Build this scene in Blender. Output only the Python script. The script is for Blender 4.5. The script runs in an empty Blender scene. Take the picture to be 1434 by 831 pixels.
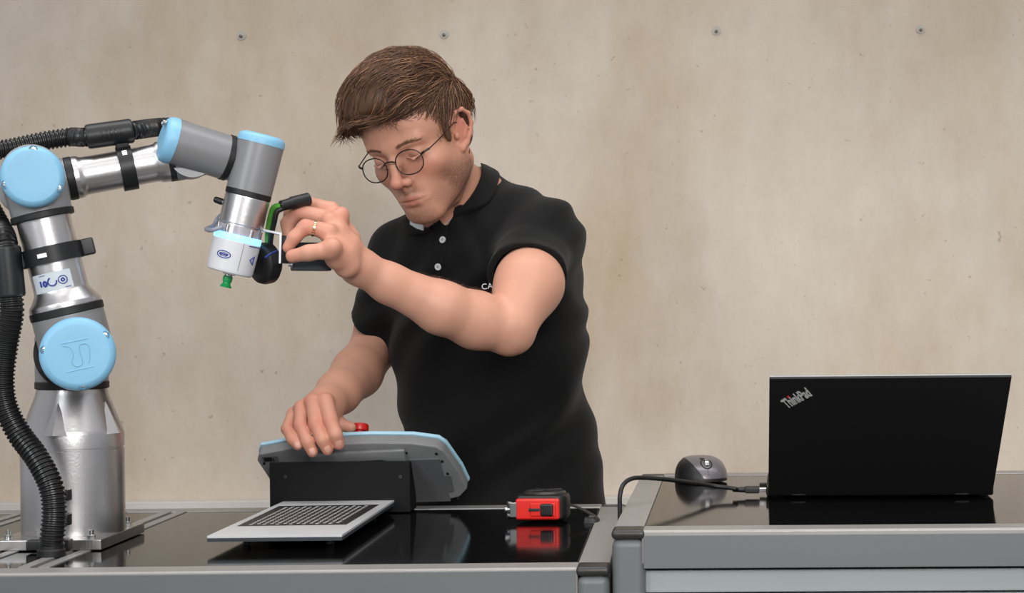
import bpy, bmesh, math, random
import numpy as np
from mathutils import Vector, Matrix
from math import pi, sin, cos, radians as R
random.seed(7)
SC = bpy.context.scene
COL = SC.collection
# ---------------------------------------------------------------- camera
FPX, CX, CY, ROLL, CAMZ = 2500.0, 950.0, 437.0, 0.0105, 1.19
cd = bpy.data.cameras.new('camera'); cam = bpy.data.objects.new('camera', cd); COL.objects.link(cam)
cd.sensor_width = 36.0; cd.lens = FPX / 1434 * 36.0
cd.shift_x = -(CX - 717.0) / 1434; cd.shift_y = (CY - 415.5) / 1434
cam.location = (0, 0, CAMZ); cam.rotation_euler = (pi / 2, ROLL, 0)
cd.clip_start = 0.05
SC.camera = cam
# ---------------------------------------------------------------- light
SC.view_settings.view_transform = 'Standard'; SC.view_settings.look = 'None'
SC.view_settings.gamma = 1.0; SC.view_settings.exposure = 0.0
w = bpy.data.worlds.new('room_light'); SC.world = w; w.use_nodes = True
w.node_tree.nodes['Background'].inputs[0].default_value = (0.95, 0.97, 1.0, 1)
w.node_tree.nodes['Background'].inputs[1].default_value = 0.40
def area(name, loc, target, sx, sy, power, col=(1, .98, .95), spread=180):
    l = bpy.data.lights.new(name, 'AREA'); l.shape = 'RECTANGLE'; l.size = sx; l.size_y = sy
    l.energy = power; l.color = col; l.spread = R(spread)
    o = bpy.data.objects.new(name, l); COL.objects.link(o); o.location = loc
    o.rotation_euler = (Vector(target) - Vector(loc)).to_track_quat('-Z', 'Y').to_euler()
    return o
area('softbox_key', (0.6, -0.7, 2.1), (-0.05, 3.3, .72), 1.4, 1.0, 9.3, (1, .975, .95), 60)
area('softbox_left', (-1.8, 0.0, 2.1), (-0.1, 3.0, .8), 0.7, 1.2, 4, (.95, .98, 1), 70)
area('ceiling_panel', (0.3, 2.2, 2.9), (0.3, 2.25, 0), 3.6, 0.5, 12, (1, .98, .96), 100)
area('added_top_fill', (0.0, 1.0, 2.9), (0.0, 1.3, 0), 3.0, 0.6, 7, (1, .98, .96), 130)  # added fill lamp to brighten upward faces

# ---------------------------------------------------------------- helpers
def P(px, py, s):
    u, d = px - CX, py - CY
    return Vector(((u - d * ROLL) / s, FPX / s, CAMZ - (d + u * ROLL) / s))
def PY(px, py, Y): return P(px, py, FPX / Y)
def ray_plane(px, py, B, N, off):
    d = P(px, py, FPX) ; o = Vector((0, 0, CAMZ)); d = d - o
    t = (off + (B - o).dot(N)) / d.dot(N)
    return o + d * t
WL = {}
def srgb(h):
    if isinstance(h, str):
        h = h.lstrip('#'); h = [int(h[i:i + 2], 16) / 255 for i in (0, 2, 4)]
    return tuple(c / 12.92 if c <= .04045 else ((c + .055) / 1.055) ** 2.4 for c in h)
def mat(name, col, rough=.5, metal=0., var=.04, vscale=30., bump=0., bscale=200., ior=1.5, coat=0., emit=None, estr=0., sss=0., aniso=None, alpha=1., trans=0., stretch=None):
    m = bpy.data.materials.new(name); m.use_nodes = True
    nt = m.node_tree; n = nt.nodes; L = nt.links; b = n['Principled BSDF']
    c = srgb(col)
    tc = n.new('ShaderNodeTexCoord'); mp = n.new('ShaderNodeMapping'); L.new(tc.outputs['Object'], mp.inputs[0])
    if stretch: mp.inputs['Scale'].default_value = stretch
    no = n.new('ShaderNodeTexNoise'); no.inputs['Scale'].default_value = vscale; no.inputs['Detail'].default_value = 4
    L.new(mp.outputs[0], no.inputs['Vector'])
    rp = n.new('ShaderNodeValToRGB'); L.new(no.outputs['Fac'], rp.inputs[0])
    rp.color_ramp.elements[0].position = .3; rp.color_ramp.elements[1].position = .7
    rp.color_ramp.elements[0].color = (*[x * (1 - var) for x in c], 1)
    rp.color_ramp.elements[1].color = (*[min(1, x * (1 + var)) for x in c], 1)
    L.new(rp.outputs[0], b.inputs['Base Color'])
    b.inputs['Roughness'].default_value = rough; b.inputs['Metallic'].default_value = metal
    b.inputs['IOR'].default_value = ior; b.inputs['Coat Weight'].default_value = coat
    b.inputs['Transmission Weight'].default_value = trans
    if emit: b.inputs['Emission Color'].default_value = (*srgb(emit), 1); b.inputs['Emission Strength'].default_value = estr
    if sss: b.inputs['Subsurface Weight'].default_value = sss; b.inputs['Subsurface Radius'].default_value = (1, .35, .2); b.inputs['Subsurface Scale'].default_value = .004
    if bump:
        n2 = n.new('ShaderNodeTexNoise'); n2.inputs['Scale'].default_value = bscale; n2.inputs['Detail'].default_value = 3
        L.new(mp.outputs[0], n2.inputs['Vector'])
        bp = n.new('ShaderNodeBump'); bp.inputs['Strength'].default_value = bump; bp.inputs['Distance'].default_value = .001
        L.new(n2.outputs['Fac'], bp.inputs['Height']); L.new(bp.outputs[0], b.inputs['Normal'])
    return m
def newbm(): return bmesh.new()
def quat_to(d): return Vector(d).normalized().to_track_quat('Z', 'Y')
def frame(d, up=(0, 0, 1)):
    z = Vector(d).normalized(); x = Vector(up).cross(z)
    if x.length < 1e-4: x = Vector((1, 0, 0)).cross(z)
    x.normalize(); return x, z.cross(x), z
def abox(bm, x0, x1, y0, y1, z0, z1, bev=0.0, seg=2, M=None):
    t = bmesh.new(); bmesh.ops.create_cube(t, size=1)
    for v in t.verts: v.co = Vector(((x0 + x1) / 2 + v.co.x * (x1 - x0), (y0 + y1) / 2 + v.co.y * (y1 - y0), (z0 + z1) / 2 + v.co.z * (z1 - z0)))
    if bev: bmesh.ops.bevel(t, geom=t.edges[:], offset=bev, segments=seg, affect='EDGES', profile=.5)
    if M is not None: bmesh.ops.transform(t, matrix=M, verts=t.verts)
    merge(bm, t)
def merge(bm, t):
    me = bpy.data.meshes.new('tmp'); t.to_mesh(me); t.free(); bm.from_mesh(me); bpy.data.meshes.remove(me)
def basis(o, x, y, z):
    return Matrix(((x[0], y[0], z[0], o[0]), (x[1], y[1], z[1], o[1]), (x[2], y[2], z[2], o[2]), (0, 0, 0, 1)))
def lathe(bm, p0, d, prof, seg=48, up=(0, 0, 1), ex=1.0, caps=True):
    """prof: list of (distance along d, radius)"""
    x, y, z = frame(d, up); p0 = Vector(p0); rings = []
    for h, r in prof:
        rings.append([bm.verts.new(p0 + z * h + x * (r * ex * cos(2 * pi * k / seg)) + y * (r * sin(2 * pi * k / seg))) for k in range(seg)])
    for a, b in zip(rings, rings[1:]):
        for k in range(seg):
            bm.faces.new((a[k], a[(k + 1) % seg], b[(k + 1) % seg], b[k]))
    if caps:
        bm.faces.new(rings[0][::-1]); bm.faces.new(rings[-1])
def rod(bm, a, b, r, seg=16, r2=None):
    a = Vector(a); b = Vector(b); lathe(bm, a, b - a, [(0, r), ((b - a).length, r if r2 is None else r2)], seg)
def catmull(pts, n=10):
    pts = [Vector(p) for p in pts]; q = [pts[0] * 2 - pts[1]] + pts + [pts[-1] * 2 - pts[-2]]; out = []
    for i in range(1, len(q) - 2):
        a, b, c, d = q[i - 1:i + 3]
        for k in range(n):
            t = k / n
            out.append(.5 * ((2 * b) + (c - a) * t + (2 * a - 5 * b + 4 * c - d) * t * t + (3 * b - a - 3 * c + d) * t ** 3))
    out.append(pts[-1]); return out
def resample(pts, step):
    L = [0]
    for a, b in zip(pts, pts[1:]): L.append(L[-1] + (b - a).length)
    n = max(2, int(L[-1] / step)); out = []; j = 0
    for i in range(n + 1):
        t = L[-1] * i / n
        while j < len(L) - 2 and L[j + 1] < t: j += 1
        k = (t - L[j]) / max(1e-9, L[j + 1] - L[j]); out.append(pts[j].lerp(pts[j + 1], min(1, max(0, k))))
    return out
def tube(bm, pts, rad, seg=12, flat=1.0, caps=True):
    pts = [Vector(p) for p in pts]; n = len(pts)
    if not callable(rad): r0 = rad; rad = (lambda i: r0) if not isinstance(r0, (list, tuple)) else (lambda i: r0[i])
    t0 = (pts[1] - pts[0]).normalized(); x, y, _ = frame(t0); rings = []
    for i, p in enumerate(pts):
        t = (pts[min(i + 1, n - 1)] - pts[max(i - 1, 0)]).normalized()
        x = (x - t * x.dot(t)).normalized(); y = t.cross(x); r = rad(i)
        rings.append([bm.verts.new(p + x * (r * cos(2 * pi * k / seg)) + y * (r * flat * sin(2 * pi * k / seg))) for k in range(seg)])
    for a, b in zip(rings, rings[1:]):
        for k in range(seg): bm.faces.new((a[k], a[(k + 1) % seg], b[(k + 1) % seg], b[k]))
    if caps: bm.faces.new(rings[0][::-1]); bm.faces.new(rings[-1])
def prism(bm, poly, o, x, y, n, h, bev=0.):
    """extrude 2-D polygon (in axes x,y from o) along n by h"""
    o, x, y, n = map(Vector, (o, x, y, n)); t = bmesh.new()
    a = [t.verts.new(o + x * p[0] + y * p[1]) for p in poly]; b = [t.verts.new(v.co + n * h) for v in a]
    m = len(a); t.faces.new(a[::-1]); t.faces.new(b)
    for k in range(m): t.faces.new((a[k], a[(k + 1) % m], b[(k + 1) % m], b[k]))
    bmesh.ops.recalc_face_normals(t, faces=t.faces)
    if bev:
        eds = [e for e in t.edges if len(e.link_faces) == 2 and e.calc_face_angle(0) > .6]
        bmesh.ops.bevel(t, geom=eds, offset=bev, segments=2, affect='EDGES', profile=.5)
    merge(bm, t)
def rrect(w, h, r, n=5):
    pts = []
    for cx, cy, a0 in ((w / 2 - r, h / 2 - r, 0), (-w / 2 + r, h / 2 - r, 90), (-w / 2 + r, -h / 2 + r, 180), (w / 2 - r, -h / 2 + r, 270)):
        for k in range(n + 1): a = R(a0 + 90 * k / n); pts.append((cx + r * cos(a), cy + r * sin(a)))
    return pts
def props(o, label=None, cat=None, group=None, kind=None):
    if label: o['label'] = label
    if cat: o['category'] = cat
    if group: o['group'] = group
    if kind: o['kind'] = kind
    return o
def wloc(o): return WL.get(o.name, Vector((0, 0, 0)))
def thing(name, loc, label, cat, group=None):
    o = bpy.data.objects.new(name, None); COL.objects.link(o); o.location = loc; o.empty_display_size = .05
    WL[o.name] = Vector(loc); return props(o, label, cat, group)
def link(name, me, m, parent, origin=None, label=None):
    o = bpy.data.objects.new(name, me); COL.objects.link(o)
    if m: me.materials.append(m)
    if parent: o.parent = parent; org = wloc(parent); WL[o.name] = org
    else: org = Vector(origin or (0, 0, 0)); o.location = org; WL[o.name] = org
    me.transform(Matrix.Translation(-org))
    if label: o['label'] = label
    return o
def obj(name, bm, m, parent=None, origin=None, label=None, ang=35, flip=True):
    if flip: bmesh.ops.recalc_face_normals(bm, faces=bm.faces)
    me = bpy.data.meshes.new(name); bm.to_mesh(me); bm.free()
    me.shade_smooth()
    me.set_sharp_from_angle(angle=R(ang))
    o_ = link(name, me, m, parent, origin, label)
    wn = o_.modifiers.new('weighted_normal', 'WEIGHTED_NORMAL'); wn.keep_sharp = True; wn.weight = 80
    return o_
def text_obj(name, body, o, x, y, size, m, parent, depth=.0006, xs=1.0, label=None, bold=0.):
    cu = bpy.data.curves.new('t', 'FONT'); cu.body = body; cu.size = size; cu.extrude = depth / 2; cu.offset = bold * size; cu.align_x = 'CENTER'; cu.align_y = 'CENTER'
    to = bpy.data.objects.new('t', cu); COL.objects.link(to)
    dg = bpy.context.evaluated_depsgraph_get(); me = bpy.data.meshes.new_from_object(to.evaluated_get(dg))
    bpy.data.objects.remove(to); bpy.data.curves.remove(cu)
    x = Vector(x).normalized(); y = Vector(y).normalized()
    me.transform(basis(o, x * xs, y, x.cross(y))); me.materials.clear()
    return link(name, me, m, parent, None, label)

# ---------------------------------------------------------------- materials
M_alu = mat('brushed_aluminium', '#b9b7b5', .34, 1., .05, 60, .25, 260, stretch=(1, 1, .08))
M_aluP = mat('anodised_profile', '#9c9895', .5, .4, .03, 20)
M_aluD = mat('anodised_profile_shaded', '#6a6e6f', .55, .25, .04, 9, stretch=(.3, 1, 1))  # same profile metal, colour darkened to paint the shade on fronts and legs
M_alum2 = mat('turned_aluminium', '#d4d2d3', .33, 1., .03, 40, .12, 300)
M_cap = mat('black_plastic_cap', '#2b2a2a', .4, 0)
M_black = mat('black_plastic', '#17181a', .42, 0, .1, 40)
M_rubber = mat('black_rubber', '#131314', .5, 0, .1, 40)
M_hose = mat('black_hose', '#1c1c1d', .33, 0, .1, 60)
M_grey = mat('robot_grey_paint', '#88888a', .38, .15, .03, 30, .08, 500)
M_blue = mat('light_blue_plastic', '#86bfe0', .42, 0, .02, 20, .03, 400)
M_steel = mat('steel', '#c9c9ca', .22, 1.)
M_white = mat('white_plastic', '#d9dade', .4, 0, .01)
M_red = mat('red_plastic', '#c8201c', .35, 0, .04)
M_navy = mat('navy_ink', '#2b3f94', .5, 0)
M_label = mat('pale_label', '#cdd6dd', .4, 0, .03)

def table_black():
    m = mat('black_glossy_laminate', '#0c0b0b', .08, 0, .15, 6, ior=1.24)
    return m
M_top = table_black()
def wall_mat():
    m = bpy.data.materials.new('concrete'); m.use_nodes = True; nt = m.node_tree; n = nt.nodes; L = nt.links; b = n['Principled BSDF']
    tc = n.new('ShaderNodeTexCoord')
    def noise(sc, det, stretch=(1, 1, 1), rough=.55):
        mp = n.new('ShaderNodeMapping'); mp.inputs['Scale'].default_value = stretch; L.new(tc.outputs['Object'], mp.inputs[0])
        no = n.new('ShaderNodeTexNoise'); no.inputs['Scale'].default_value = sc; no.inputs['Detail'].default_value = det; no.inputs['Roughness'].default_value = rough
        L.new(mp.outputs[0], no.inputs['Vector']); return no.outputs['Fac']
    def ramp(f, p0, c0, p1, c1):
        r = n.new('ShaderNodeValToRGB'); L.new(f, r.inputs[0]); e = r.color_ramp.elements
        e[0].position = p0; e[0].color = (*c0, 1); e[1].position = p1; e[1].color = (*c1, 1); return r.outputs[0]
    def mix(t, f, a, c):
        x = n.new('ShaderNodeMix'); x.data_type = 'RGBA'; x.blend_type = t
        if isinstance(f, float): x.inputs[0].default_value = f
        else: L.new(f, x.inputs[0])
        L.new(a, x.inputs[6]); L.new(c, x.inputs[7]); return x.outputs[2]
    base = ramp(noise(1.1, 5), .32, srgb('#cfc2b1'), .68, srgb('#dbd0c3'))
    st = ramp(noise(2.2, 6, (1.5, 1, .7), .62), .46, (1, 1, 1), .72, srgb('#e4d8c2'))
    c = mix('MULTIPLY', .8, base, st)
    cl = ramp(noise(5, 9, (1, 1, .8), .72), .3, srgb('#e4e0dc'), .62, (1, 1, 1))
    c = mix('MULTIPLY', .6, c, cl)
    vs = ramp(noise(26, 6, (1, 1, .16), .7), .28, srgb('#e6e2dc'), .6, (1, 1, 1))
    c = mix('MULTIPLY', .18, c, vs)
    sp = ramp(noise(75, 2, (1, 1, 1), .5), .2, srgb('#9a8f82'), .29, (1, 1, 1))
    c = mix('MULTIPLY', .5, c, sp)
    L.new(c, b.inputs['Base Color']); b.inputs['Roughness'].default_value = .75
    bp = n.new('ShaderNodeBump'); bp.inputs['Strength'].default_value = .25; bp.inputs['Distance'].default_value = .003
    L.new(noise(30, 8), bp.inputs['Height']); L.new(bp.outputs[0], b.inputs['Normal'])
    return m
M_wall = wall_mat()
M_floor = mat('grey_floor', '#8a8680', .5, 0, .08, 4)
M_trim = mat('pale_grey_duct', '#d0cac4', .5, 0, .02)
M_panel = mat('pale_green_grey_panel', '#949c9c', .5, 0, .03, 6)

# ---------------------------------------------------------------- room
WY = 3.30
bm = newbm(); abox(bm, -2.6, 2.6, WY, WY + .2, -.0, 2.9)
wall = props(obj('wall_back', bm, M_wall), kind='structure')
bm = newbm(); abox(bm, -2.6, 2.6, -1.5, WY, -.05, 0); props(obj('floor', bm, M_floor), kind='structure')
bm = newbm(); abox(bm, -2.6, 2.6, WY - .04, WY, .70, .853, .003); abox(bm, -2.6, 2.6, WY - .046, WY - .04, .706, .836, .002)
props(obj('trim_1', bm, M_trim), kind='structure')
M_scr = mat('dull_screw', '#6e6963', .5, .3)
for i, (px, py) in enumerate(((338, 50), (622, 48), (1003, 43), (1289, 41))):
    c = PY(px, py, WY)
    bm = newbm(); lathe(bm, c + Vector((0, -.002, 0)), (0, 1, 0), [(0, .0085), (.0015, .0085), (.003, .006), (.004, .0025)], 20)
    o = obj('anchor_plug', bm, M_hole if i else mat('grey_plug', '#b8b2a9', .6), wall); M_hole = o.data.materials[0]
    bm = newbm(); lathe(bm, c + Vector((0, -.010, -.002)), (0, 1, 0), [(0, .0015), (.001, .0026), (.008, .0026)], 14)
    obj('screw', bm, M_scr, o)

# ---------------------------------------------------------------- left workbench
TZ = .90; FY0, FY1, BY0, BY1 = 2.035, 2.0785, 2.658, 2.698
def rail_profile(bm, axis, a0, a1, c0, c1, z, slot=None, h=.05):
    """long profile; axis 'x' or 'y'; c0..c1 the width"""
    if axis == 'x': abox(bm, a0, a1, c0, c1, z - h, z, .0025)
    else: abox(bm, c0, c1, a0, a1, z - h, z, .0025)
def slotted(bm, x0, x1, y0, y1, z, h=.03, sw=.009):
    xm = (x0 + x1) / 2
    poly = [(x0, 0), (xm - sw / 2, 0), (xm - sw / 2, -.009), (xm + sw / 2, -.009), (xm + sw / 2, 0), (x1, 0), (x1, -h), (x0, -h)]
    prism(bm, poly, (0, y0, z), (1, 0, 0), (0, 0, 1), (0, 1, 0), y1 - y0)
LX0, LXi, LXo = -1.32, -.1199, -.0818
bench = thing('workbench', ((LX0 + LXo) / 2, (FY0 + BY1) / 2, 0), 'aluminium framed workbench with black glossy top under the robot arm', 'table')
bm = newbm(); abox(bm, LX0 + .036, LXi + .002, FY0, FY1, TZ - .046, TZ, .003, 3); obj('frame_rail', bm, M_aluP, bench)
bm = newbm(); abox(bm, LX0 + .036, LXi, FY0 - .0005, FY0 + .03, TZ - .13, TZ - .0035, .001); obj('apron', bm, M_aluD, bench)
bm = newbm(); abox(bm, LX0 + .036, LXi + .002, BY0, BY1, TZ - .09, TZ + .001, .003); obj('frame_rail', bm, M_aluP, bench)
bm = newbm(); abox(bm, LXi, LXo, FY1 - .006, BY1 - .03, TZ - .09, TZ + .0005, .003); obj('frame_rail', bm, M_aluP, bench)
bm = newbm(); abox(bm, LX0, LX0 + .038, FY1 - .006, BY1 - .03, TZ - .09, TZ + .0005, .003); obj('frame_rail', bm, M_aluP, bench)
SR = [(-.772, -.735), (-.862, -.825), (-.990, -.953)]
for a, b in SR:
    bm = newbm(); slotted(bm, a, b, FY1, BY0, TZ + .0006); obj('slot_rail', bm, M_aluP, bench)
xs = [LX0 + .038, SR[2][0], SR[2][1], SR[1][0], SR[1][1], SR[0][0], SR[0][1], LXi]
for a, b in zip(xs[::2], xs[1::2]):
    bm = newbm(); abox(bm, a + .0005, b - .0005, FY1 + .0005, BY0 - .0005, TZ - .022, TZ - .0005, .0006); obj('table_panel', bm, M_top, bench)
for x0 in (LX0, LXo - .038):
    for y0 in (FY0, BY1 - .04):
        bm = newbm(); abox(bm, x0, x0 + .038, y0 - .0015, y0 + .04, .03, TZ - .010, .010, 4); leg = obj('leg', bm, M_aluD, bench)
        bm = newbm(); abox(bm, x0 - .0003, x0 + .0383, y0 - .002, y0 + .0405, TZ - .0105, TZ + .0005, .0045, 3); obj('corner_cap', bm, M_cap, leg)
        bm = newbm(); lathe(bm, (x0 + .019, y0 + .02, .0), (0, 0, 1), [(0, .022), (.008, .022), (.012, .01), (.03, .008)], 20); obj('foot', bm, M_cap, leg)

# ---------------------------------------------------------------- right workbench
RZ = .9415; RX0, RXi, RX1 = -.0788, -.0428, .560
ra = R(-1.6)
pv = Vector((RX0, 2.035, 0))
MR = Matrix.Translation(pv) @ Matrix.Rotation(ra, 4, 'Z') @ Matrix.Translation(-pv)
rb = thing('workbench', ((RX0 + RX1) / 2, 2.38, 0), 'higher workbench with aluminium frame and pale drawer front, carrying the laptop', 'table')
def rbox(name, m, x0, x1, y0, y1, z0, z1, bev=.003, seg=2, par=None):
    bm = newbm(); abox(bm, x0, x1, y0, y1, z0, z1, bev, seg, MR); return obj(name, bm, m, par or rb)
RF0, RF1, RB0, RB1 = 2.035, 2.0765, 2.706, 2.742
rbox('frame_rail', M_aluP, RXi - .002, RX1 - .036, RF0, RF1, RZ - .04, RZ, .003, 3)
rbox('apron', M_aluD, RXi, RX1 - .036, RF0 - .0005, RF0 + .03, RZ - .044, RZ - .0060, .001)
rbox('frame_rail', M_aluP, RXi - .002, RX1 - .036, RB0, RB1, RZ - .06, RZ + .001)
rbox('frame_rail', M_aluP, RX0, RXi, RF1 - .006, RB1 - .03, RZ - .06, RZ + .0005)
rbox('frame_rail', M_aluP, RX1 - .038, RX1, RF1 - .006, RB1 - .03, RZ - .06, RZ + .0005)
rbox('table_panel', M_top, RXi + .0005, RX1 - .0385, RF1 + .0005, RB0 - .0005, RZ - .022, RZ - .0005, .0006)
for x0 in (RX0, RX1 - .038):
    for y0 in (RF0, RB1 - .04):
        leg = rbox('leg', M_aluD, x0, x0 + .038, y0 - .0015, y0 + .04, .02, RZ - .010, .010, 4)
        rbox('corner_cap', M_cap, x0 - .0003, x0 + .0383, y0 - .002, y0 + .0405, RZ - .0105, RZ + .0005, .0045, 3, leg)
        rbox('foot', M_cap, x0 + .004, x0 + .034, y0 + .005, y0 + .035, 0, .02, .004, 2, leg)
rbox('drawer_box', M_cap, RXi, RX1 - .038, RF0 + .03, RB0, RZ - .30, RZ - .04, .002)
for k, (z0, z1) in enumerate(((RZ - .0735, RZ - .0475), (RZ - .16, RZ - .0755), (RZ - .28, RZ - .163))):
    rbox('drawer_front', M_panel, RXi + .001, RX1 - .039, RF0 + .012, RF0 + .032, z0, z1, .002)
# ---------------------------------------------------------------- robot arm
BX = Vector((-.7865, 2.313, .913)); AX = Vector((.32, -.947, 0)).normalized(); UX = Vector((.947, .32, 0)).normalized(); ZZ = Vector((0, 0, 1))
robot = thing('robot_arm', (BX.x, BX.y, .9), 'grey and silver six-joint robot arm with light blue joint caps bolted to the left bench', 'robot')
def RP(px, py, off): return ray_plane(px, py, BX, AX, off)
# mounting plate
bm = newbm(); abox(bm, -.858, -.722, 2.223, 2.404, .9006, .9136, .0012); plate = obj('mounting_plate', bm, M_alu, robot)
for x, y in ((-.736, 2.376), (-.845, 2.244), (-.738, 2.236), (-.845, 2.376)):
    bm = newbm(); lathe(bm, (x, y, .913), ZZ, [(0, .0052), (.005, .0052), (.0055, .0045)], 6 if x > -.8 else 16)
    lathe(bm, (x, y, .9185), ZZ, [(0, .003), (.006, .003), (.0065, .002)], 12); obj('bolt', bm, M_steel, plate)
# base
prof = [(0, .0635), (.003, .0645), (.108, .0645), (.1085, .0632), (.1105, .0632), (.111, .0645), (.128, .0645), (.134, .0625), (.178, .0455), (.183, .0445), (.186, .0435)]
bm = newbm(); lathe(bm, BX, ZZ, prof, 72); base = obj('base', bm, M_alum2, robot)
for ang in (-20, 54, 128, 200):   # triangular ribs on the cone shoulder
    d = UX * sin(R(ang)) + AX * cos(R(ang)); tdir = ZZ.cross(d); o = BX + ZZ * .128
    bm = newbm()
    vs = [bm.verts.new(o + tdir * a_ + ZZ * z_ + d * e_) for a_, z_, e_ in ((-.021, 0, .0600), (.021, 0, .0600), (.0, .042, .0500), (.0, .001, .0700), (0, 0, .045))]
    for f_ in ((0, 3, 2), (3, 1, 2), (0, 4, 1, 3), (0, 2, 4), (1, 4, 2)): bm.faces.new([vs[i_] for i_ in f_])
    obj('gusset', bm, M_alum2, base)
bm = newbm(); lathe(bm, BX + ZZ * .186, ZZ, [(0, .0450), (.001, .0462), (.0085, .0462), (.0095, .0450)], 64); obj('seal_ring', bm, M_rubber, robot)
sh_z = RP(109, 496, .09).z
bm = newbm(); SH = Vector((BX.x, BX.y, sh_z))
lathe(bm, BX + ZZ * .1955, ZZ, [(0, .0452), (.002, .0455), (sh_z - BX.z - .1955 + .02, .0455), (sh_z - BX.z - .1955 + .036, .036), (sh_z - BX.z - .1955 + .04, .02)], 64)
lathe(bm, SH - AX * .05, AX, [(0, .040), (.004, .0445), (.09, .0445)], 64)
obj('shoulder_housing', bm, M_grey, robot)
bm = newbm(); lathe(bm, SH - AX * .062, AX, [(0, .030), (.003, .038), (.012, .042)], 48); obj('joint_cap', bm, M_blue, robot)
bm = newbm(); lathe(bm, SH + AX * .04, AX, [(0, .0460), (.008, .0460)], 64); obj('seal_ring', bm, M_rubber, robot)
def cap(px, py, off, r, th=.014, screws=(0, 120, 240), rot=0, par=None, emblem=True):
    c = RP(px, py, off + th); bm = newbm()
    lathe(bm, c - AX * th, AX, [(0, r), (th * .35, r), (th * .62, r * .975), (th * .84, r * .92), (th * .95, r * .85), (th, r * .80), (th * .99, r * .5), (th * .98, .0005)], 64)
    o = obj('joint_cap', bm, M_blue, par or robot, ang=50)
    for a in screws:
        a = R(a); d = UX * cos(a) + ZZ * sin(a)
        q = c + d * (r * .86) - AX * .0025
        bm = newbm(); lathe(bm, q, AX, [(0, .0035), (.0014, .0033), (.0016, .0018), (.0008, .0016)], 18)
        obj('screw', bm, M_steel, o)
        bm = newbm(); t = [q + (UX * cos(b) + ZZ * sin(b)) * .0046 + AX * .0004 for b in [2 * pi * k / 18 for k in range(19)]]
        tube(bm, t, .0009, 6); obj('screw_recess_shade', bm, mat_bluedark, o)
    if emblem:
        ca, sa = cos(R(rot)), sin(R(rot))
        def E(u, v): return c + (UX * (u * ca - v * sa) + ZZ * (u * sa + v * ca)) * r - AX * .0001
        bm = newbm()
        tube(bm, [E(-.38, .36), E(.34, .36)], .0007, 6); tube(bm, [E(-.38, -.42), E(.34, -.42)], .0007, 6)
        arc = catmull([E(-.34, .30), E(-.16, .22), E(-.12, 0), E(-.20, -.18), E(-.1, -.32), E(.06, -.26), E(.06, .1), E(.12, .24), E(.3, .2), E(.3, -.05), E(.22, -.3)], 6)
        tube(bm, arc, .0008, 6); obj('embossed_emblem', bm, M_blue, o)
    return c, o
mat_bluedark = mat('blue_recess_shade', '#4f86a8', .5)  # darker cap blue: paints the shade around each cap screw
UO = .092   # upper arm plane
# upper arm
S2 = RP(109, 496, UO); E2 = RP(45.5, 247, UO); ud = (E2 - S2); UL = ud.length; ud.normalize()
bm = newbm()
lathe(bm, S2 - AX * .043, AX, [(0, .0420), (.088, .0432), (.09, .0425)], 64)
lathe(bm, S2, ud, [(0, .044), (.050, .0435)], 64)
obj('shoulder_joint_housing', bm, M_grey, robot); bm = newbm()
lathe(bm, E2 - AX * .040, AX, [(0, .0355), (.080, .0360), (.082, .0355)], 64)
lathe(bm, E2, -ud, [(0, .0375), (.046, .0365)], 64)
obj('elbow_joint_housing', bm, M_grey, robot)
bm = newbm(); lathe(bm, S2 + ud * .050, ud, [(0, .0435), (.001, .0447), (.009, .0447), (.010, .0435)], 64); obj('seal_ring', bm, M_rubber, robot)
bm = newbm(); lathe(bm, E2 - ud * .046, -ud, [(0, .0370), (.001, .0382), (.0075, .0382), (.0085, .037)], 64); obj('seal_ring', bm, M_rubber, robot)
bm = newbm(); lathe(bm, S2 + ud * .060, ud, [(0, .0435), (.005, .0435), (.007, .0425), (.012, .0385), (.020, .0335), (.024, .0327), (UL - .076, .0322), (UL - .069, .0335), (UL - .064, .0360), (UL - .0605, .0372), (UL - .0545, .0372)], 64)
obj('upper_arm_tube', bm, M_alum2, robot)
cap(109, 496, UO + .045, .0450, rot=12, screws=(35, 172, 278))
cap(45.5, 247, UO + .040, .0376, rot=-8, screws=(88, 198, 335), emblem=False)
# label on the tube
lc = S2 + ud * .094; lx = AX.cross(ud).normalized() * -1
if lx.dot(UX) < 0: lx = -lx
bm = newbm(); rr = .0331; n = 14; rows = []
for z in (-.0115, .0115):
    rows.append([bm.verts.new(lc + ud * z + (lx * sin(a) + AX * cos(a)) * rr) for a in [R(-62 + 90 * k / n) for k in range(n + 1)]])
for k in range(n): bm.faces.new((rows[0][k], rows[0][k + 1], rows[1][k + 1], rows[1][k]))
lab = obj('rating_label', bm, M_label, robot)
def cyl(a, z, e=.0005): a = R(a); return lc + ud * z + (lx * sin(a) + AX * cos(a)) * (rr + e)
bm = newbm(); tube(bm, [cyl(8 + 9 * cos(t), .0 + .005 * sin(t)) for t in [2 * pi * k / 24 for k in range(25)]], .0006, 6)
tube(bm, [cyl(8 + 3 * cos(t), .0 + .0018 * sin(t)) for t in [2 * pi * k / 24 for k in range(25)]], .0009, 6)
tube(bm, [cyl(-14 + 9 * cos(t), .0 + .005 * sin(t)) for t in [R(110) + R(260) * k / 20 for k in range(21)]], .0009, 6)
tube(bm, [cyl(-30 + 3.5 * cos(t), -.001 + .0028 * sin(t)) for t in [2 * pi * k / 20 for k in range(21)]], .0013, 6)
tube(bm, [cyl(-40, -.004), cyl(-40, .003)], .0012, 6)
tube(bm, [cyl(-40, .0092), cyl(-26, .0092)], .0004, 4); tube(bm, [cyl(10, -.0095), cyl(22, -.0095)], .0004, 4)
obj('label_print', bm, M_navy, lab)
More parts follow.
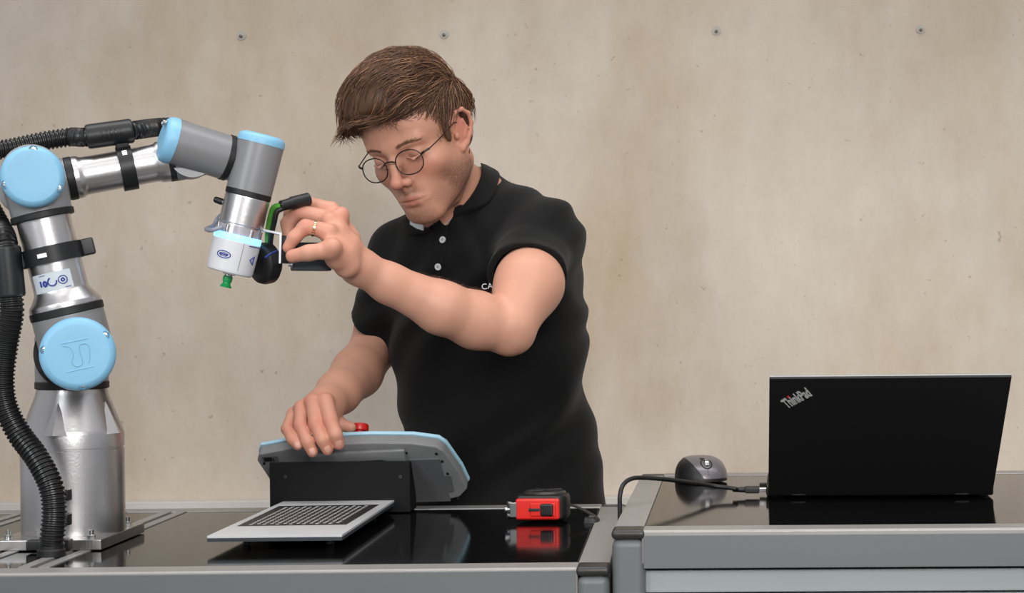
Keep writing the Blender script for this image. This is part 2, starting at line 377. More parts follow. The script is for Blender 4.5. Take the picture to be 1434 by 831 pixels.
# hose clamps: a split band around a tube plus a half-round sleeve holding the hose
def clamp(c, axis, r, h, sleeve_c, sleeve_ax, sr, slen, par):
    bm = newbm(); lathe(bm, c - axis * h / 2, axis, [(0, r), (0, r + .0048), (h, r + .0048), (h, r)], 56, caps=False)
    lathe(bm, c - axis * h / 2, axis, [(0, r), (h, r)], 56, caps=False)
    bd = obj('clamp_band', bm, M_black, par)
    bm = newbm(); d = (c - sleeve_c); d -= axis * d.dot(axis); d.normalize()
    x, y, z = axis.cross(d), d, axis
    L = (c - sleeve_c).dot(d)
    abox(bm, -.007, .007, sr * .7, L - r - .001, -h * .45, h * .45, .002, 2, basis(c - d * L, x, y, z)); obj('clamp_block', bm, M_black, bd)
    bm = newbm(); lathe(bm, sleeve_c - sleeve_ax * slen / 2, sleeve_ax, [(0, sr - .002), (0, sr + .0015), (.003, sr + .0030), (slen - .003, sr + .0030), (slen, sr + .0015), (slen, sr - .002)], 32, caps=False)
    s = obj('hose_sleeve', bm, M_black, bd)
    return bd, s
cc = S2 + ud * .1275
sl = RP(12, 381, UO + .012)
bd, _ = clamp(cc, ud, .0325, .021, sl, RP(10, 350, UO + .012) * 1 - RP(15, 415, UO + .012) if False else (RP(8, 345, UO + .012) - RP(15, 415, UO + .012)).normalized(), .0145, .062, robot)
bm = newbm(); o = cc + UX * .030 + AX * .008; abox(bm, -.001, .015, -.009, .009, -.0105, .0105, .0025, 2, basis(cc + lx * .036 + AX * .004, lx, AX, ud)); obj('clamp_lug', bm, M_black, bd)
bm = newbm(); abox(bm, -.006, .006, -.001, .001, -.003, .003, .0005, 1, basis(cc - lx * .012 + AX * .0365, lx, AX, ud)); obj('clamp_nut', bm, M_steel, bd)
# forearm (set back)
FO = .012
F0 = RP(97, 250.5, FO); F1 = RP(237, 225, FO); fd = (F1 - F0).normalized(); FL = (F1 - F0).length
EL = RP(45.5, 247, UO + .04); ELf = Vector((E2.x, E2.y, E2.z)) - AX * (UO - FO)
bm = newbm(); q = F0 - fd * .052
lathe(bm, q - AX * .035, AX, [(0, .030), (.004, .0375), (.082, .0375)], 56); lathe(bm, q, fd, [(0, .0320), (.049, .0275)], 56)
obj('elbow_housing', bm, M_grey, robot)
bm = newbm(); lathe(bm, q - AX * .047, AX, [(0, .028), (.004, .035), (.012, .037)], 48); obj('joint_cap', bm, M_blue, robot)
bm = newbm(); lathe(bm, F0 - fd * .003, fd, [(0, .0270), (.001, .0280), (.009, .0280), (.010, .027)], 56); obj('seal_ring', bm, M_rubber, robot)
bm = newbm(); lathe(bm, F0 + fd * .007, fd, [(0, .0275), (.005, .0275), (.007, .0268), (.010, .0252), (.014, .0246), (FL - .028, .0243), (FL - .023, .0248), (FL - .020, .0268), (FL - .010, .0272)], 56)
obj('forearm_tube', bm, M_alum2, robot)
bm = newbm(); lathe(bm, F1 - fd * .003, fd, [(0, .0270), (.001, .0280), (.008, .0280), (.009, .0270)], 56); obj('seal_ring', bm, M_rubber, robot)
c2 = F0 + fd * .073
uf = AX.cross(fd); uf = uf if uf.z > 0 else -uf
sl0, sl1 = RP(121, 192, FO + .006), RP(186, 183, FO + .006)
slx = (sl1 - sl0).normalized()
bd2, slv = clamp(c2, fd, .0243, .0185, (sl0 + sl1) / 2 + fd * .008 * 0, slx, .0130, (sl1 - sl0).length, robot)
bm = newbm(); abox(bm, -.0035, .0035, -.001, .0015, -.0035, .0035, .0008, 1, basis(c2 + uf * .018 + AX * .0235, fd, (uf * .3 + AX).normalized(), AX.cross(fd))); obj('clamp_nut', bm, M_steel, bd2)
# wrist one: housing behind, capped cylinder in front
W1 = F1 + fd * .028
bm = newbm(); lathe(bm, F1 + fd * .005, fd, [(0, .0285), (.030, .0283), (.042, .0262), (.050, .019), (.053, .008)], 56)
lathe(bm, W1 - AX * .03, AX, [(0, .024), (.004, .0285), (.055, .029)], 48)
obj('wrist_housing', bm, M_grey, robot)
sW = 1066
C0 = P(243, 198, sW * 1.012); C1 = P(317, 220.5, sW * .998)
cdv = (C1 - C0).normalized(); CLn = (C1 - C0).length
bm = newbm(); lathe(bm, C0, cdv, [(0, .0300), (CLn - .003, .0297), (CLn - .002, .029)], 56)
lathe(bm, C0 + cdv * .028, W1 - (C0 + cdv * .028), [(0, .026), ((W1 - C0).length * .7, .027)], 40)
obj('wrist_cylinder', bm, M_grey, robot)
bm = newbm(); lathe(bm, C0, -cdv, [(0, .0306), (.006, .0306), (.011, .0292), (.0145, .026), (.016, .021), (.0162, .001)], 56); wc = obj('joint_cap', bm, M_blue, robot, ang=50)
q = C0 - cdv * .0148 + ZZ * .019 + AX * .010
bm = newbm(); lathe(bm, q, -cdv, [(-.004, .0042), (0, .0042), (.0003, .003), (-.001, .002)], 16); obj('screw', bm, M_steel, wc)
bm = newbm(); lathe(bm, C1 - cdv * .003, cdv, [(0, .0297), (.001, .0307), (.0075, .0307), (.0085, .0295)], 56); obj('seal_ring', bm, M_rubber, robot)
T0 = P(365.5, 201, sW); T1 = P(348, 272, sW); td = (T1 - T0).normalized(); TL = (T1 - T0).length
bm = newbm(); lathe(bm, T0, td, [(0, .0300), (.002, .0303), (TL - .004, .0297), (TL - .003, .029)], 56)
mid = T0 + td * .028
lathe(bm, C1 + cdv * .005, cdv, [(0, .0290), (.012, .0288), (.030, .0275)], 48)
obj('wrist_body', bm, M_grey, robot)
bm = newbm(); lathe(bm, T0, -td, [(-.001, .0308), (.004, .0308), (.008, .0298), (.0105, .027), (.0120, .022), (.0125, .001)], 56); obj('joint_cap', bm, M_blue, robot, ang=50)
bm = newbm(); lathe(bm, T1 - td * .004, td, [(0, .0290), (.001, .0298), (.007, .0298), (.008, .029)], 56); obj('seal_ring', bm, M_rubber, robot)
bm = newbm(); lathe(bm, T1 + td * .004, td, [(0, .0287), (.002, .0292), (.037, .0290), (.038, .0275), (.040, .0275)], 56); obj('tool_flange', bm, M_alum2, robot)
# knob on the flange
kp = P(314, 284, sW); kd = (P(303, 280, sW) - kp).normalized()
bm = newbm(); lathe(bm, kp, kd, [(-.006, .003), (.003, .003)], 16); k1 = obj('knob', bm, M_steel, robot)
bm = newbm(); lathe(bm, kp + kd * .002, kd, [(0, .0038), (.002, .0045), (.010, .0042), (.012, .003)], 16); obj('knob_grip', bm, M_black, k1)
# ---- gripper
G0 = T1 + td * .044; GB = P(324.5, 382, sW); gd = td
GL = (GB - G0).length
grip = thing('vacuum_gripper', G0, 'white cylindrical vacuum gripper with glowing blue ring hanging under the robot wrist', 'gripper')
M_clear = mat('pale_translucent', '#c2bcc4', .2, .35, .03, 40)
M_led = mat('led_ring', '#7fd4ff', .3, 0, .01, emit='#7cccff', estr=1.9)
bm = newbm(); lathe(bm, G0, gd, [(0, .0275), (.011, .0278)], 56); obj('adapter_collar', bm, M_clear, grip)
xg, yg, zg = frame(gd)
for a in (20, 75, 130, 200, 255, 310):
    d = xg * cos(R(a)) + yg * sin(R(a)); bm = newbm(); rod(bm, G0 + d * .0270 + gd * .001, G0 + d * .0270 + gd * .011, .0026, 12); obj('screw', bm, M_steel, grip)
bm = newbm(); lathe(bm, G0 + gd * .011, gd, [(0, .0300), (.0012, .0308), (.0075, .0310), (.0085, .0305)], 56); obj('light_ring', bm, M_led, grip)
bm = newbm(); lathe(bm, G0 + gd * .0195, gd, [(0, .0306), (.001, .0312), (GL - .0235, .0303), (GL - .020, .0294), (GL - .0185, .0275)], 56); gbody = obj('gripper_body', bm, M_white, grip)
n0 = G0 + gd * GL
bm = newbm(); lathe(bm, n0 - gd * .001, gd, [(0, .0085), (.004, .0085), (.0045, .007)], 6); lathe(bm, n0 + gd * .0035, gd, [(0, .005), (.004, .005)], 20); obj('nozzle', bm, M_steel, grip)
bm = newbm(); lathe(bm, n0 + gd * .005, gd, [(0, .005), (.002, .0062), (.007, .0062), (.009, .0050), (.011, .0052), (.015, .0078), (.0155, .0076), (.012, .004)], 24)
obj('suction_cup', bm, mat('green_rubber', '#159a52', .35), grip)
# marks on the gripper body
vx = Vector((.95, .31, 0)).normalized(); vy = -gd
vz = vx.cross(vy).normalized(); vz = vz if vz.y < 0 else -vz; vx = vy.cross(vz).normalized()
def GS(a, z, e=.0006):  # angle round the body, distance along
    a = R(a); return G0 + gd * (.0195 + z) + (vx * sin(a) + vz * cos(a)) * (.0312 - z * .02 + e)
sgn = 1 if vx.x > 0 else -1
bm = newbm(); tube(bm, [GS(sgn * (-28) + 17 * cos(t), .020 + .0045 * sin(t)) for t in [2 * pi * k / 28 for k in range(29)]], .0006, 6)
tube(bm, [GS(sgn * (-28) + 11 * cos(t), .020 + .0022 * sin(t)) for t in [2 * pi * k / 28 for k in range(29)]], .0004, 6)
tube(bm, [GS(-38, .0199), GS(-18, .0200)], .0007, 6)
for k in range(6): tube(bm, [GS(-36 + k * 3.4, .0188), GS(-34.5 + k * 3.4, .0212)], .00045, 4)
obj('oval_logo', bm, M_navy, gbody)
bm = newbm(); tube(bm, [GS(40, .020), GS(52, .0145), GS(52, .0255), GS(40, .020)], .0009, 6); obj('triangle_mark', bm, M_navy, gbody)
bm = newbm(); tube(bm, [GS(28, .0022), GS(45, .0022), GS(72, .0024)], .0006, 6); obj('printed_line', bm, M_navy, gbody)
bm = newbm(); tube(bm, [GS(14, .0005, .0001), GS(14, GL - .0245, .0001)], .00035, 6); obj('seam_line', bm, M_grey, gbody)
# grey air hose behind the flange
bm = newbm(); tube(bm, catmull([P(316, 296, 1062), P(305, 306, 1055), P(299, 316, 1058), P(289, 321, 1070), P(297, 322.5, 1080), P(312, 318, 1080)], 8), .0028, 12); obj('air_hose', bm, mat('grey_hose', '#8d93a0', .4), grip)
# blackish round housing beside the gripper
bm = newbm(); o = P(372, 369, sW * .985); xx = Vector((.95, .05, .05)).normalized()
dv = Vector((-.55, -.85, -.1)).normalized(); 
lathe(bm, o, dv, [(-.014, .012), (-.012, .022), (-.006, .0275), (.004, .0280), (.010, .0262), (.013, .022), (.014, .014), (.012, .010)], 48, ex=.86)
cl = obj('round_housing', bm, M_black, grip)
bm = newbm(); tube(bm, catmull([P(372, 361, sW * 1.01), P(379, 356, sW * 1.01), P(387, 352.5, sW * 1.005)], 5), .0025, 10, flat=.5); obj('blue_stripe', bm, M_navy, cl)
# corrugated hose (continues beyond the left edge of the picture)
hp = [P(72, 768, 1150), P(74, 745, 1150), P(76, 715, 1148), P(71, 680, 1146), P(52, 642, 1142), P(27, 608, 1138), P(8, 570, 1138), P(3, 530, 1138), P(9, 480, 1138), P(16, 440, 1140),
      RP(15, 415, UO + .012), RP(8, 345, UO + .012), P(-2, 318, 1128), P(-24, 275, 1122), P(-38, 240, 1112), P(-26, 214, 1100), P(8, 209, 1092), P(60, 198, 1082), P(100, 192, 1076), sl0, sl1, P(215, 179, 1055), P(240, 178, 1045), P(262, 184, 1030), P(275, 200, 1020)]
path = resample(catmull(hp, 8), .00135)
def hr(i):
    k = (i % 4); t = min(1, max(0, (i / len(path) - .45) / .2)); r = .0142 * (1 - t) + .0116 * t
    return r + (.0009, .0009, -.0012, -.0012)[k]
bm = newbm(); tube(bm, path, hr, 18); hose = obj('corrugated_hose', bm, M_hose, robot, ang=25)
hb = P(72, 768, 1150)
bm = newbm(); lathe(bm, (hb.x, hb.y, .9), ZZ, [(0, .017), (.008, .017), (.010, .0150), (.014, .0150)], 28); obj('hose_gland', bm, M_rubber, robot)
for (x0, y0, x1, y1) in ((76, 686, 97, 702), (78, 720, 97, 737), (38, 757, 62, 771), (82, 756, 99, 770)):
    a = P(x0, y0, 1128); b = P(x1, y1, 1128); bm = newbm(); abox(bm, a.x, b.x, a.y - .006, a.y + .012, min(a.z, b.z), max(a.z, b.z), .002); obj('hose_bracket', bm, M_black, robot)

# ---------------------------------------------------------------- camera module held by the man
cm = thing('camera_module', P(408, 350, 1055), 'black camera box on a white angle bracket gripped by the man beside the gripper', 'camera')
bm = newbm()
nv = Vector((-.22, .975, 0)).normalized()
def strip(pts, t, wd):
    for a, b in zip(pts, pts[1:]):
        d = (b - a).normalized(); n = d.cross(nv).normalized()
        abox(bm, -t / 2, (b - a).length + t / 2, -t / 2, t / 2, -wd / 2, wd / 2, .0006, 1, basis(a, d, n, nv))
strip([P(358, 320.5, 1055), P(393, 328, 1055), P(392, 368, 1055)], .0030, .020); obj('angle_bracket', bm, mat('white_painted_metal', '#f0f0f3', .35, 0), cm)
bm = newbm(); c = P(403, 350, 1045); abox(bm, -.0085, .0085, -.016, .016, -.0185, .0185, .003, 2, basis(c, Vector((.99, .1, .0)).normalized(), Vector((-.1, .99, 0)).normalized(), Vector((0, 0, 1)))); obj('lens_housing', bm, M_black, cm)
bm = newbm(); a = P(408, 369, 1070); abox(bm, 0, .050, -.012, .014, -.0065, .0085, .0015, 2, basis(P(409, 372.5, 1062), Vector((.93, .36, -.01)).normalized(), Vector((-.36, .93, 0)).normalized(), Vector((0, 0, 1)))); obj('camera_body', bm, mat('dark_blue_grey_plastic', '#283038', .4), cm)
bm = newbm(); abox(bm, 0, .034, -.008, .012, -.014, .010, .003, 2, basis(P(414, 350, 1040), Vector((.93, .36, -.01)).normalized(), Vector((-.36, .93, 0)).normalized(), Vector((0, 0, 1)))); obj('camera_block', bm, M_black, cm)
bm = newbm(); lathe(bm, P(404, 371.5, 1068), Vector((1, 0, 0)), [(0, .002), (.006, .002)], 10); obj('screw', bm, M_steel, cm)
pl0, pl1 = P(392, 289, 1062), P(432, 279, 1050)
bm = newbm(); lathe(bm, pl0, pl1 - pl0, [(0, .0050), (.002, .0072), (.016, .0075), (.018, .0088), ((pl1 - pl0).length, .0088)], 24); obj('plug', bm, M_black, cm)
bm = newbm(); tube(bm, catmull([pl0 + (pl1 - pl0) * .05, P(384, 291, 1060), P(379, 304, 1056), P(376, 322, 1052), P(375, 345, 1050)], 8), .0042, 12); obj('green_cable', bm, mat('green_cable', '#4f9a33', .4), cm)
bm = newbm(); tube(bm, catmull([pl0 + (pl1 - pl0) * .05 + Vector((.003, 0, -.003)), P(388, 297, 1062), P(384, 312, 1060), P(380, 330, 1056), P(378, 350, 1052)], 8), .0035, 12); obj('black_cable', bm, M_rubber, cm)

# ---------------------------------------------------------------- tablet (teach pendant) in its holder
hs = 945
hL, hR = P(385, 712, hs), P(580, 712, hs)
hold = thing('pendant_holder', ((hL.x + hR.x) / 2, hL.y, .9), 'black sheet metal holder carrying the grey control tablet', 'holder')
hx0, hx1 = P(385, 690, hs).x, P(579, 690, hs).x; hy = 2.612
bm = newbm(); abox(bm, hx0, hx1, hy, hy + .003, .9008, .976, .001); obj('front_plate', bm, mat('black_powder_coat', '#09090b', .5), hold)
MH = hold.children[0].data.materials[0]; MH.node_tree.nodes['Principled BSDF'].inputs['Specular IOR Level'].default_value = .2
bm = newbm(); abox(bm, hx1 - .003, hx1, hy + .003, hy + .060, .9008, .974, .0008); obj('side_plate', bm, MH, hold)
bm = newbm(); abox(bm, hx0, hx0 + .003, hy + .003, hy + .060, .9008, .974, .0008); obj('side_plate', bm, MH, hold)
bm = newbm(); abox(bm, hx0, hx1, hy + .003, hy + .060, .9007, .9035, .0008); obj('foot_plate', bm, MH, hold)
for px in (400, 561):
    c = P(px, 668, FPX / (hy - .001)); bm = newbm(); lathe(bm, c, (0, 1, 0), [(-.0012, .003), (0, .0034), (.002, .0034)], 16); obj('screw', bm, M_rubber, hold)
# tablet frame: origin top centre, axes: tx along top, tn down the back, normal
TLc, TRc = P(358, 622, 950), P(610, 612, 956)
tx = (TRc - TLc).normalized(); dn = Vector((.10, .64, -.76)); dn = (dn - tx * dn.dot(tx)).normalized(); nb = tx.cross(dn).normalized()
if nb.y > 0: nb = -nb
tab = thing('control_tablet', (TLc + TRc) / 2, 'grey control tablet with light blue rim and red stop button leaning on the black holder', 'tablet')
TW = .292; c0 = (TLc + TRc) / 2 + tx * .012
def TP(u, v, h): return c0 + tx * u + dn * v + nb * h      # h towards the camera (back of the case)
def tabpoly(W, H, cham, rr=.014):
    return [(-W / 2, .020), (-W / 2 + .006, .008), (-W * .30, -.002), (-W * .1, -.006), (W * .1, -.006), (W * .30, -.002), (W / 2 - .022, .007), (W / 2 - .012, .018), (W / 2 + .004, H * .55), (W / 2 + .010, H - .02), (W / 2 - .004, H - .004), (W / 2 - .02, H), (-W / 2 + .05, H), (-W / 2 + .03, H - .012), (-W / 2 + .012, H * .6)]
TH = .117
poly = tabpoly(TW, TH, 0)
bm = newbm(); prism(bm, poly, TP(0, 0, -.004), tx, dn, nb, .019, .003); body = obj('tablet_body', bm, mat('tablet_grey', '#7a7b7c', .5, 0, .04, 60, .15, 900), tab)
bm = newbm(); prism(bm, [(a * 1.012, b * 1.0 - .0015 if b < .02 else b) for a, b in poly], TP(0, 0, -.0105), tx, dn, nb, .0068, .0018); obj('blue_rim', bm, mat('pale_blue_rim', '#a3cbdd', .4), tab)
bm = newbm(); prism(bm, [(a * .94, .01 + b * .85) for a, b in poly], TP(0, 0, -.0112), tx, dn, nb, .0010); obj('screen', bm, M_black, tab)
# raised back: handle arch and recess
bm = newbm()
arch = [(-.075, .036), (-.060, .034), (-.02, .026), (.03, .025), (.055, .032), (.066, .038), (.068, .006), (-.075, .006)]
prism(bm, arch, TP(0.01, 0, .014), tx, dn, nb, .007, .003); obj('hand_grip', bm, body.data.materials[0], tab)
M_tabD = mat('tablet_dark_grey', '#58595b', .5)
bm = newbm(); prism(bm, [(-.12, .026), (.125, .03), (.128, .12), (-.09, .12)], TP(0, 0, .0135), tx, dn, nb, .003, .0015); obj('back_cover', bm, M_tabD, tab)
bm = newbm(); prism(bm, rrect(.024, .011, .002), TP(-.125, .017, .0145), tx, dn, nb, .0015, .0004); pt = obj('port_recess', bm, M_tabD, tab)
bm = newbm(); prism(bm, rrect(.012, .007, .001), TP(-.128, .017, .0158), tx, dn, nb, .0008); obj('port', bm, M_rubber, pt)
bm = newbm(); prism(bm, rrect(.0015, .0065, .0005), TP(-.1195, .017, .0158), tx, dn, nb, .0012); obj('port_latch', bm, M_steel, pt)
for u, v in ((-.136, .026), (.078, .016), (.122, .020), (.128, .036), (.132, .062), (.1395, .115), (.074, .118)):
    bm = newbm(); lathe(bm, TP(u, v, .0146), nb, [(0, .0022), (.0014, .0022), (.0016, .0012)], 14); obj('screw', bm, M_rubber, tab)
bm = newbm(); prism(bm, rrect(.012, .035, .003), TP(.130, .083, .0146), tx, dn, nb, .0015, .0005); obj('side_clip', bm, M_tabD, tab)
sb = P(503, 597.5, 938)
bm = newbm(); lathe(bm, sb - Vector((0, 0, .0145)), (0, .25, .97), [(0, .008), (.007, .008), (.0075, .0125), (.009, .0135), (.0155, .0135), (.018, .0122), (.019, .009)], 32)
obj('stop_button', bm, M_red, tab)

# ---------------------------------------------------------------- calibration board on standoffs
bzt = .9185
def onz(px, py, z):
    d = P(px, py, FPX) - Vector((0, 0, CAMZ)); t = (z - CAMZ) / d.z; return Vector((0, 0, CAMZ)) + d * t
A, B, C, D = onz(290, 751, bzt), onz(479, 749, bzt), onz(556, 698.5, bzt), onz(401, 700.5, bzt)
brd = thing('calibration_board', ((A + C) / 2).xy.to_3d() + Vector((0, 0, .9)), 'white calibration board with black dot pattern raised above the front of the left bench', 'board')
bm = newbm(); q = [A, B, C, D]
def slab(bm, q, z0, z1, bev=.0006):
    o = Vector((q[0].x, q[0].y, z0)); prism(bm, [((p - q[0]).x, (p - q[0]).y) for p in q], o, (1, 0, 0), (0, 1, 0), (0, 0, 1), z1 - z0, bev)
slab(bm, q, bzt - .0030, bzt, .0003); obj('white_sheet', bm, mat('white_laminate', '#c6c7c9', .35), brd)
bm = newbm(); slab(bm, q, bzt - .0075, bzt - .0030, .0003); obj('core_sheet', bm, mat('dark_blue_board_core', '#30363d', .5), brd)
def BQ(u, v): return (A * (1 - u) + B * u) * (1 - v) + (D * (1 - u) + C * u) * v
pq = [onz(332, 737.5, bzt), onz(485, 735.2, bzt), onz(531, 707.2, bzt), onz(391, 709.3, bzt)]
bm = newbm(); slab(bm, pq, bzt - .0005, bzt + .0003, 0); pf = obj('pattern_field', bm, mat('black_print', '#1f1b20', .5), brd)
def PQ(u, v): return (pq[0] * (1 - u) + pq[1] * u) * (1 - v) + (pq[3] * (1 - u) + pq[2] * u) * v
bm = newbm(); NX, NY = 14, 15
for i in range(NX):
    for j in range(NY):
        u = .075 + (i + .5) / NX * .85; v = .04 + (j + (.5 if i % 2 else 0.0) + .25) / NY * .90
        du, dvv = .62 * .85 / NX / 2, .74 * .9 / NY / 2
        if v + dvv > .98: continue
        vs = [bm.verts.new(PQ(u + du * cos(a), v + dvv * sin(a)) + Vector((0, 0, .00055))) for a in [2 * pi * k / 8 for k in range(8)]]
        bm.faces.new(vs)
o = obj('white_dots', bm, mat('white_print', '#b9b7b8', .5), pf); o['kind'] = 'stuff'
for u, v in ((.2, .15), (.85, .12), (.2, .85), (.85, .85)):
    c = BQ(u, v); bm = newbm(); rod(bm, (c.x, c.y, .9003), (c.x, c.y, bzt - .0075), .005, 16); obj('standoff', bm, M_black, brd)

# ---------------------------------------------------------------- tape measure
tc = onz(757, 732, .9); ts = FPX / tc.y
tp = thing('tape_measure', (tc.x, tc.y + .02, .9), 'red and black tape measure lying on its side at the right of the bench', 'tape measure')
ta = R(-4); tX = Vector((cos(ta), sin(ta), 0)); tY = Vector((-sin(ta), cos(ta), 0))
def ML(z=0): return basis(Vector((tc.x, tc.y, .9005 + z)), tX, tY, ZZ)
ox = -.005
bm = newbm(); pp = [(-.036, 0), (-.030, -.004), (.026, -.004), (.036, .004), (.037, .035), (.028, .058), (.008, .068), (-.014, .064), (-.030, .045), (-.036, .02)]
prism(bm, [(a * 1.0, b) for a, b in pp], ML() @ Vector((0, 0, .002)), tX, tY, ZZ, .036, .006); tb = obj('case', bm, M_rubber, tp)
bm = newbm(); abox(bm, -.034, .0275, -.0075, .004, .0035, .033, .0035, 3, ML()); rs = obj('red_shell', bm, mat('red_case', '#d8261f', .3, coat=.3), tp)
bm = newbm(); abox(bm, -.013, .022, -.0095, -.006, .0085, .0275, .002, 2, ML()); fr = obj('switch_frame', bm, rs.data.materials[0], rs)
bm = newbm(); abox(bm, -.015, .0005, -.0100, -.007, .0155, .0200, .0008, 2, ML()); obj('switch_slot', bm, M_rubber, rs)
bm = newbm(); abox(bm, .001, .019, -.0125, -.007, .009, .0265, .003, 2, ML())
for k in range(4): abox(bm, .004 + k * .0036, .0056 + k * .0036, -.0135, -.012, .011, .0245, .0004, 1, ML())
obj('lock_switch', bm, M_black, rs)
bm = newbm(); lathe(bm, ML() @ Vector((.002, .030, .0375)), ZZ, [(0, .030), (.0025, .0285), (.0035, .027), (.0028, .024), (.0025, .0005)], 40); rd = obj('round_side', bm, M_cap, tp)
for a in (35, 125):
    d = tX * cos(R(a)) + tY * sin(R(a)); c = ML() @ Vector((.002, .030, .041)); bm = newbm(); tube(bm, [c - d * .026, c + d * .026], .0016, 8); obj('side_rib', bm, M_cap, rd)
bm = newbm(); abox(bm, -.0415, -.032, -.0075, -.0062, .0075, .0275, .0005, 1, ML()); abox(bm, -.0415, -.040, -.0075, .006, .0075, .0275, .0005, 1, ML()); hk = obj('tape_hook', bm, M_steel, tp)
for z, dx in ((.009, -.046), (.0175, -.049), (.0255, -.045)):
    bm = newbm(); rod(bm, ML() @ Vector((-.041, -.002, z)), ML() @ Vector((dx, -.004, z)), .0035, 14, .0045); obj('hook_magnet', bm, M_steel, hk)
bm = newbm(); pts = catmull([ML() @ Vector(v) for v in ((.034, .03, .022), (.050, .025, .017), (.068, .012, .010), (.077, .004, .005), (.074, -.004, .003), (.062, -.002, .003))], 6)
tube(bm, pts, .0055, 10, flat=.25); obj('wrist_strap', bm, M_rubber, tp)
bm = newbm(); abox(bm, .067, .076, -.004, .006, .001, .0085, .001, 1, ML()); obj('strap_buckle', bm, M_cap, tp)

# ---------------------------------------------------------------- laptop
BL = P(1076, 697, 1056); BR = P(1390, 698, 1064)
BL.z = BR.z = RZ + .004
lu = (BR - BL).normalized(); LW = (BR - BL).length
lv = ((P(1079, 531, 1056 * 1.058) - BL) + (P(1420, 528, 1064 * 1.062) - BR)) / 2; lv -= lu * lv.dot(lu) * .3; LH = lv.length; lv.normalize()
TLl = BL + lv * LH - lu * .002; TRl = BR + lv * LH + lu * .004
lap = thing('laptop', (BL + BR) / 2 * 1, 'open black laptop seen from behind on the higher bench', 'laptop')
M_lap = mat('soft_black', '#060607', .6, 0, .05, 30)
def quadslab(bm, q, n, t, bev=.0008):
    tt = bmesh.new(); a = [tt.verts.new(Vector(v)) for v in q]; b = [tt.verts.new(Vector(v) + n * t) for v in q]
    tt.faces.new(a[::-1]); tt.faces.new(b)
    for k in range(4): tt.faces.new((a[k], a[(k + 1) % 4], b[(k + 1) % 4], b[k]))
    bmesh.ops.recalc_face_normals(tt, faces=tt.faces); bmesh.ops.bevel(tt, geom=tt.edges[:], offset=bev, segments=2, affect='EDGES', profile=.5); merge(bm, tt)
ln = lu.cross(lv).normalized(); ln = ln if ln.y < 0 else -ln
q = [BL, BR, TRl, TLl]
bm = newbm(); quadslab(bm, q, -ln, .0055, .0014); lid = obj('lid', bm, M_lap, lap)
bm = newbm(); quadslab(bm, [TLl - lv * .002 - ln * .003, TRl - lv * .002 - ln * .003, TRl + lv * .0006 - ln * .003, TLl + lv * .0006 - ln * .003], -ln, .003, .0004); obj('lid_edge', bm, mat('grey_edge', '#8a8a8a', .4, .5), lid)
bm = newbm(); m_ = [BL + lu * .006 + lv * .01, BR - lu * .006 + lv * .01, TRl - lu * .006 - lv * .006, TLl + lu * .006 - lv * .006]; quadslab(bm, [v - ln * .0055 for v in m_], -ln, .0006, .0002); obj('display', bm, M_black, lid)
lk = Vector((-lu.y, lu.x, 0))
def LB(u, v, z): return BL + lu * u + lk * v + Vector((0, 0, z - BL.z))
bm = newbm(); abox(bm, -.003, LW + .002, .004, .215, RZ + .002, RZ + .015, .003, 2, basis(Vector((BL.x, BL.y, 0)), lu, lk, ZZ)); lbase = obj('laptop_base', bm, M_lap, lap)
bm = newbm(); abox(bm, .02, LW - .02, .03, .13, RZ + .0148, RZ + .0156, .0003, 1, basis(Vector((BL.x, BL.y, 0)), lu, lk, ZZ)); obj('keyboard', bm, M_rubber, lbase)
for a in (.03, LW - .05):
    bm = newbm(); abox(bm, a, a + .02, -.001, .008, RZ + .003, RZ + .014, .002, 2, basis(Vector((BL.x, BL.y, 0)), lu, lk, ZZ)); obj('hinge', bm, M_black, lap)
for a in (.01, LW - .01):
    for b in (.02, .2):
        bm = newbm(); lathe(bm, LB(a, b, RZ + .0001), ZZ, [(0, .005), (.003, .005)], 14); obj('rubber_foot', bm, M_rubber, lap)
lc_ = ray_plane(1116, 558, BL, ln, 0.0)
lxr = (lu * cos(R(36)) + lv * sin(R(36))); lyr = (-lu * sin(R(36)) + lv * cos(R(36)))
zz_ = lxr.cross(lyr)
M_logo = mat('silver_logo', '#b4b4b4', .4, .2)
text_obj('printed_logo', 'ThinkPad', lc_ + ln * .0006, lxr, lyr, .0225, M_logo, lid, .0006, .46, bold=.03)
bm = newbm(); lathe(bm, lc_ + ln * .0004 - lxr * .0072 + lyr * .0092, ln, [(0, .0014), (.0012, .0014)], 14); obj('logo_dot', bm, M_red, lid)
# usb plug and cable (dongle too)
cb = thing('usb_cable', P(1050, 686, 1045), 'black usb cable running from the laptop over the left end of the higher bench', 'cable')
pz = RZ + .0085
def onR(px, py, z): return onz(px, py, z)
e0 = onR(1068, 687, pz); e0 = LB(-.002, .030, pz)
e1 = e0 - lu * .014
bm = newbm(); abox(bm, -.013, .001, -.0062, .0062, -.0024, .0024, .0004, 1, basis(e0, lu, lk, ZZ)); obj('metal_plug', bm, M_steel, cb)
bm = newbm(); abox(bm, -.030, -.010, -.008, .008, -.0045, .0045, .002, 2, basis(e0, lu, lk, ZZ)); 
rod(bm, e0 - lu * .029, e0 - lu * .046, .004, 14, .0030); obj('plug_grip', bm, M_rubber, cb)
pe = e0 - lu * .044
cp = [pe, PY(1030, 685, pe.y - .01), PY(1000, 681, 2.40), PY(965, 676, 2.37), PY(930, 671.5, 2.34), PY(900, 669.5, 2.32), PY(884, 671, 2.30), PY(873, 679, 2.28), PY(868.5, 693, 2.27), PY(868, 712, 2.27)]
for v in cp[1:-3]: v.z = max(v.z, RZ + .0032)
cp += [Vector((cp[-1].x - .0, cp[-1].y, .86)), Vector((cp[-1].x, cp[-1].y, .80))]
bm = newbm(); tube(bm, resample(catmull(cp, 8), .004), .0029, 12); obj('cord', bm, M_rubber, cb)
rc = LB(-.003, .080, pz + .001)
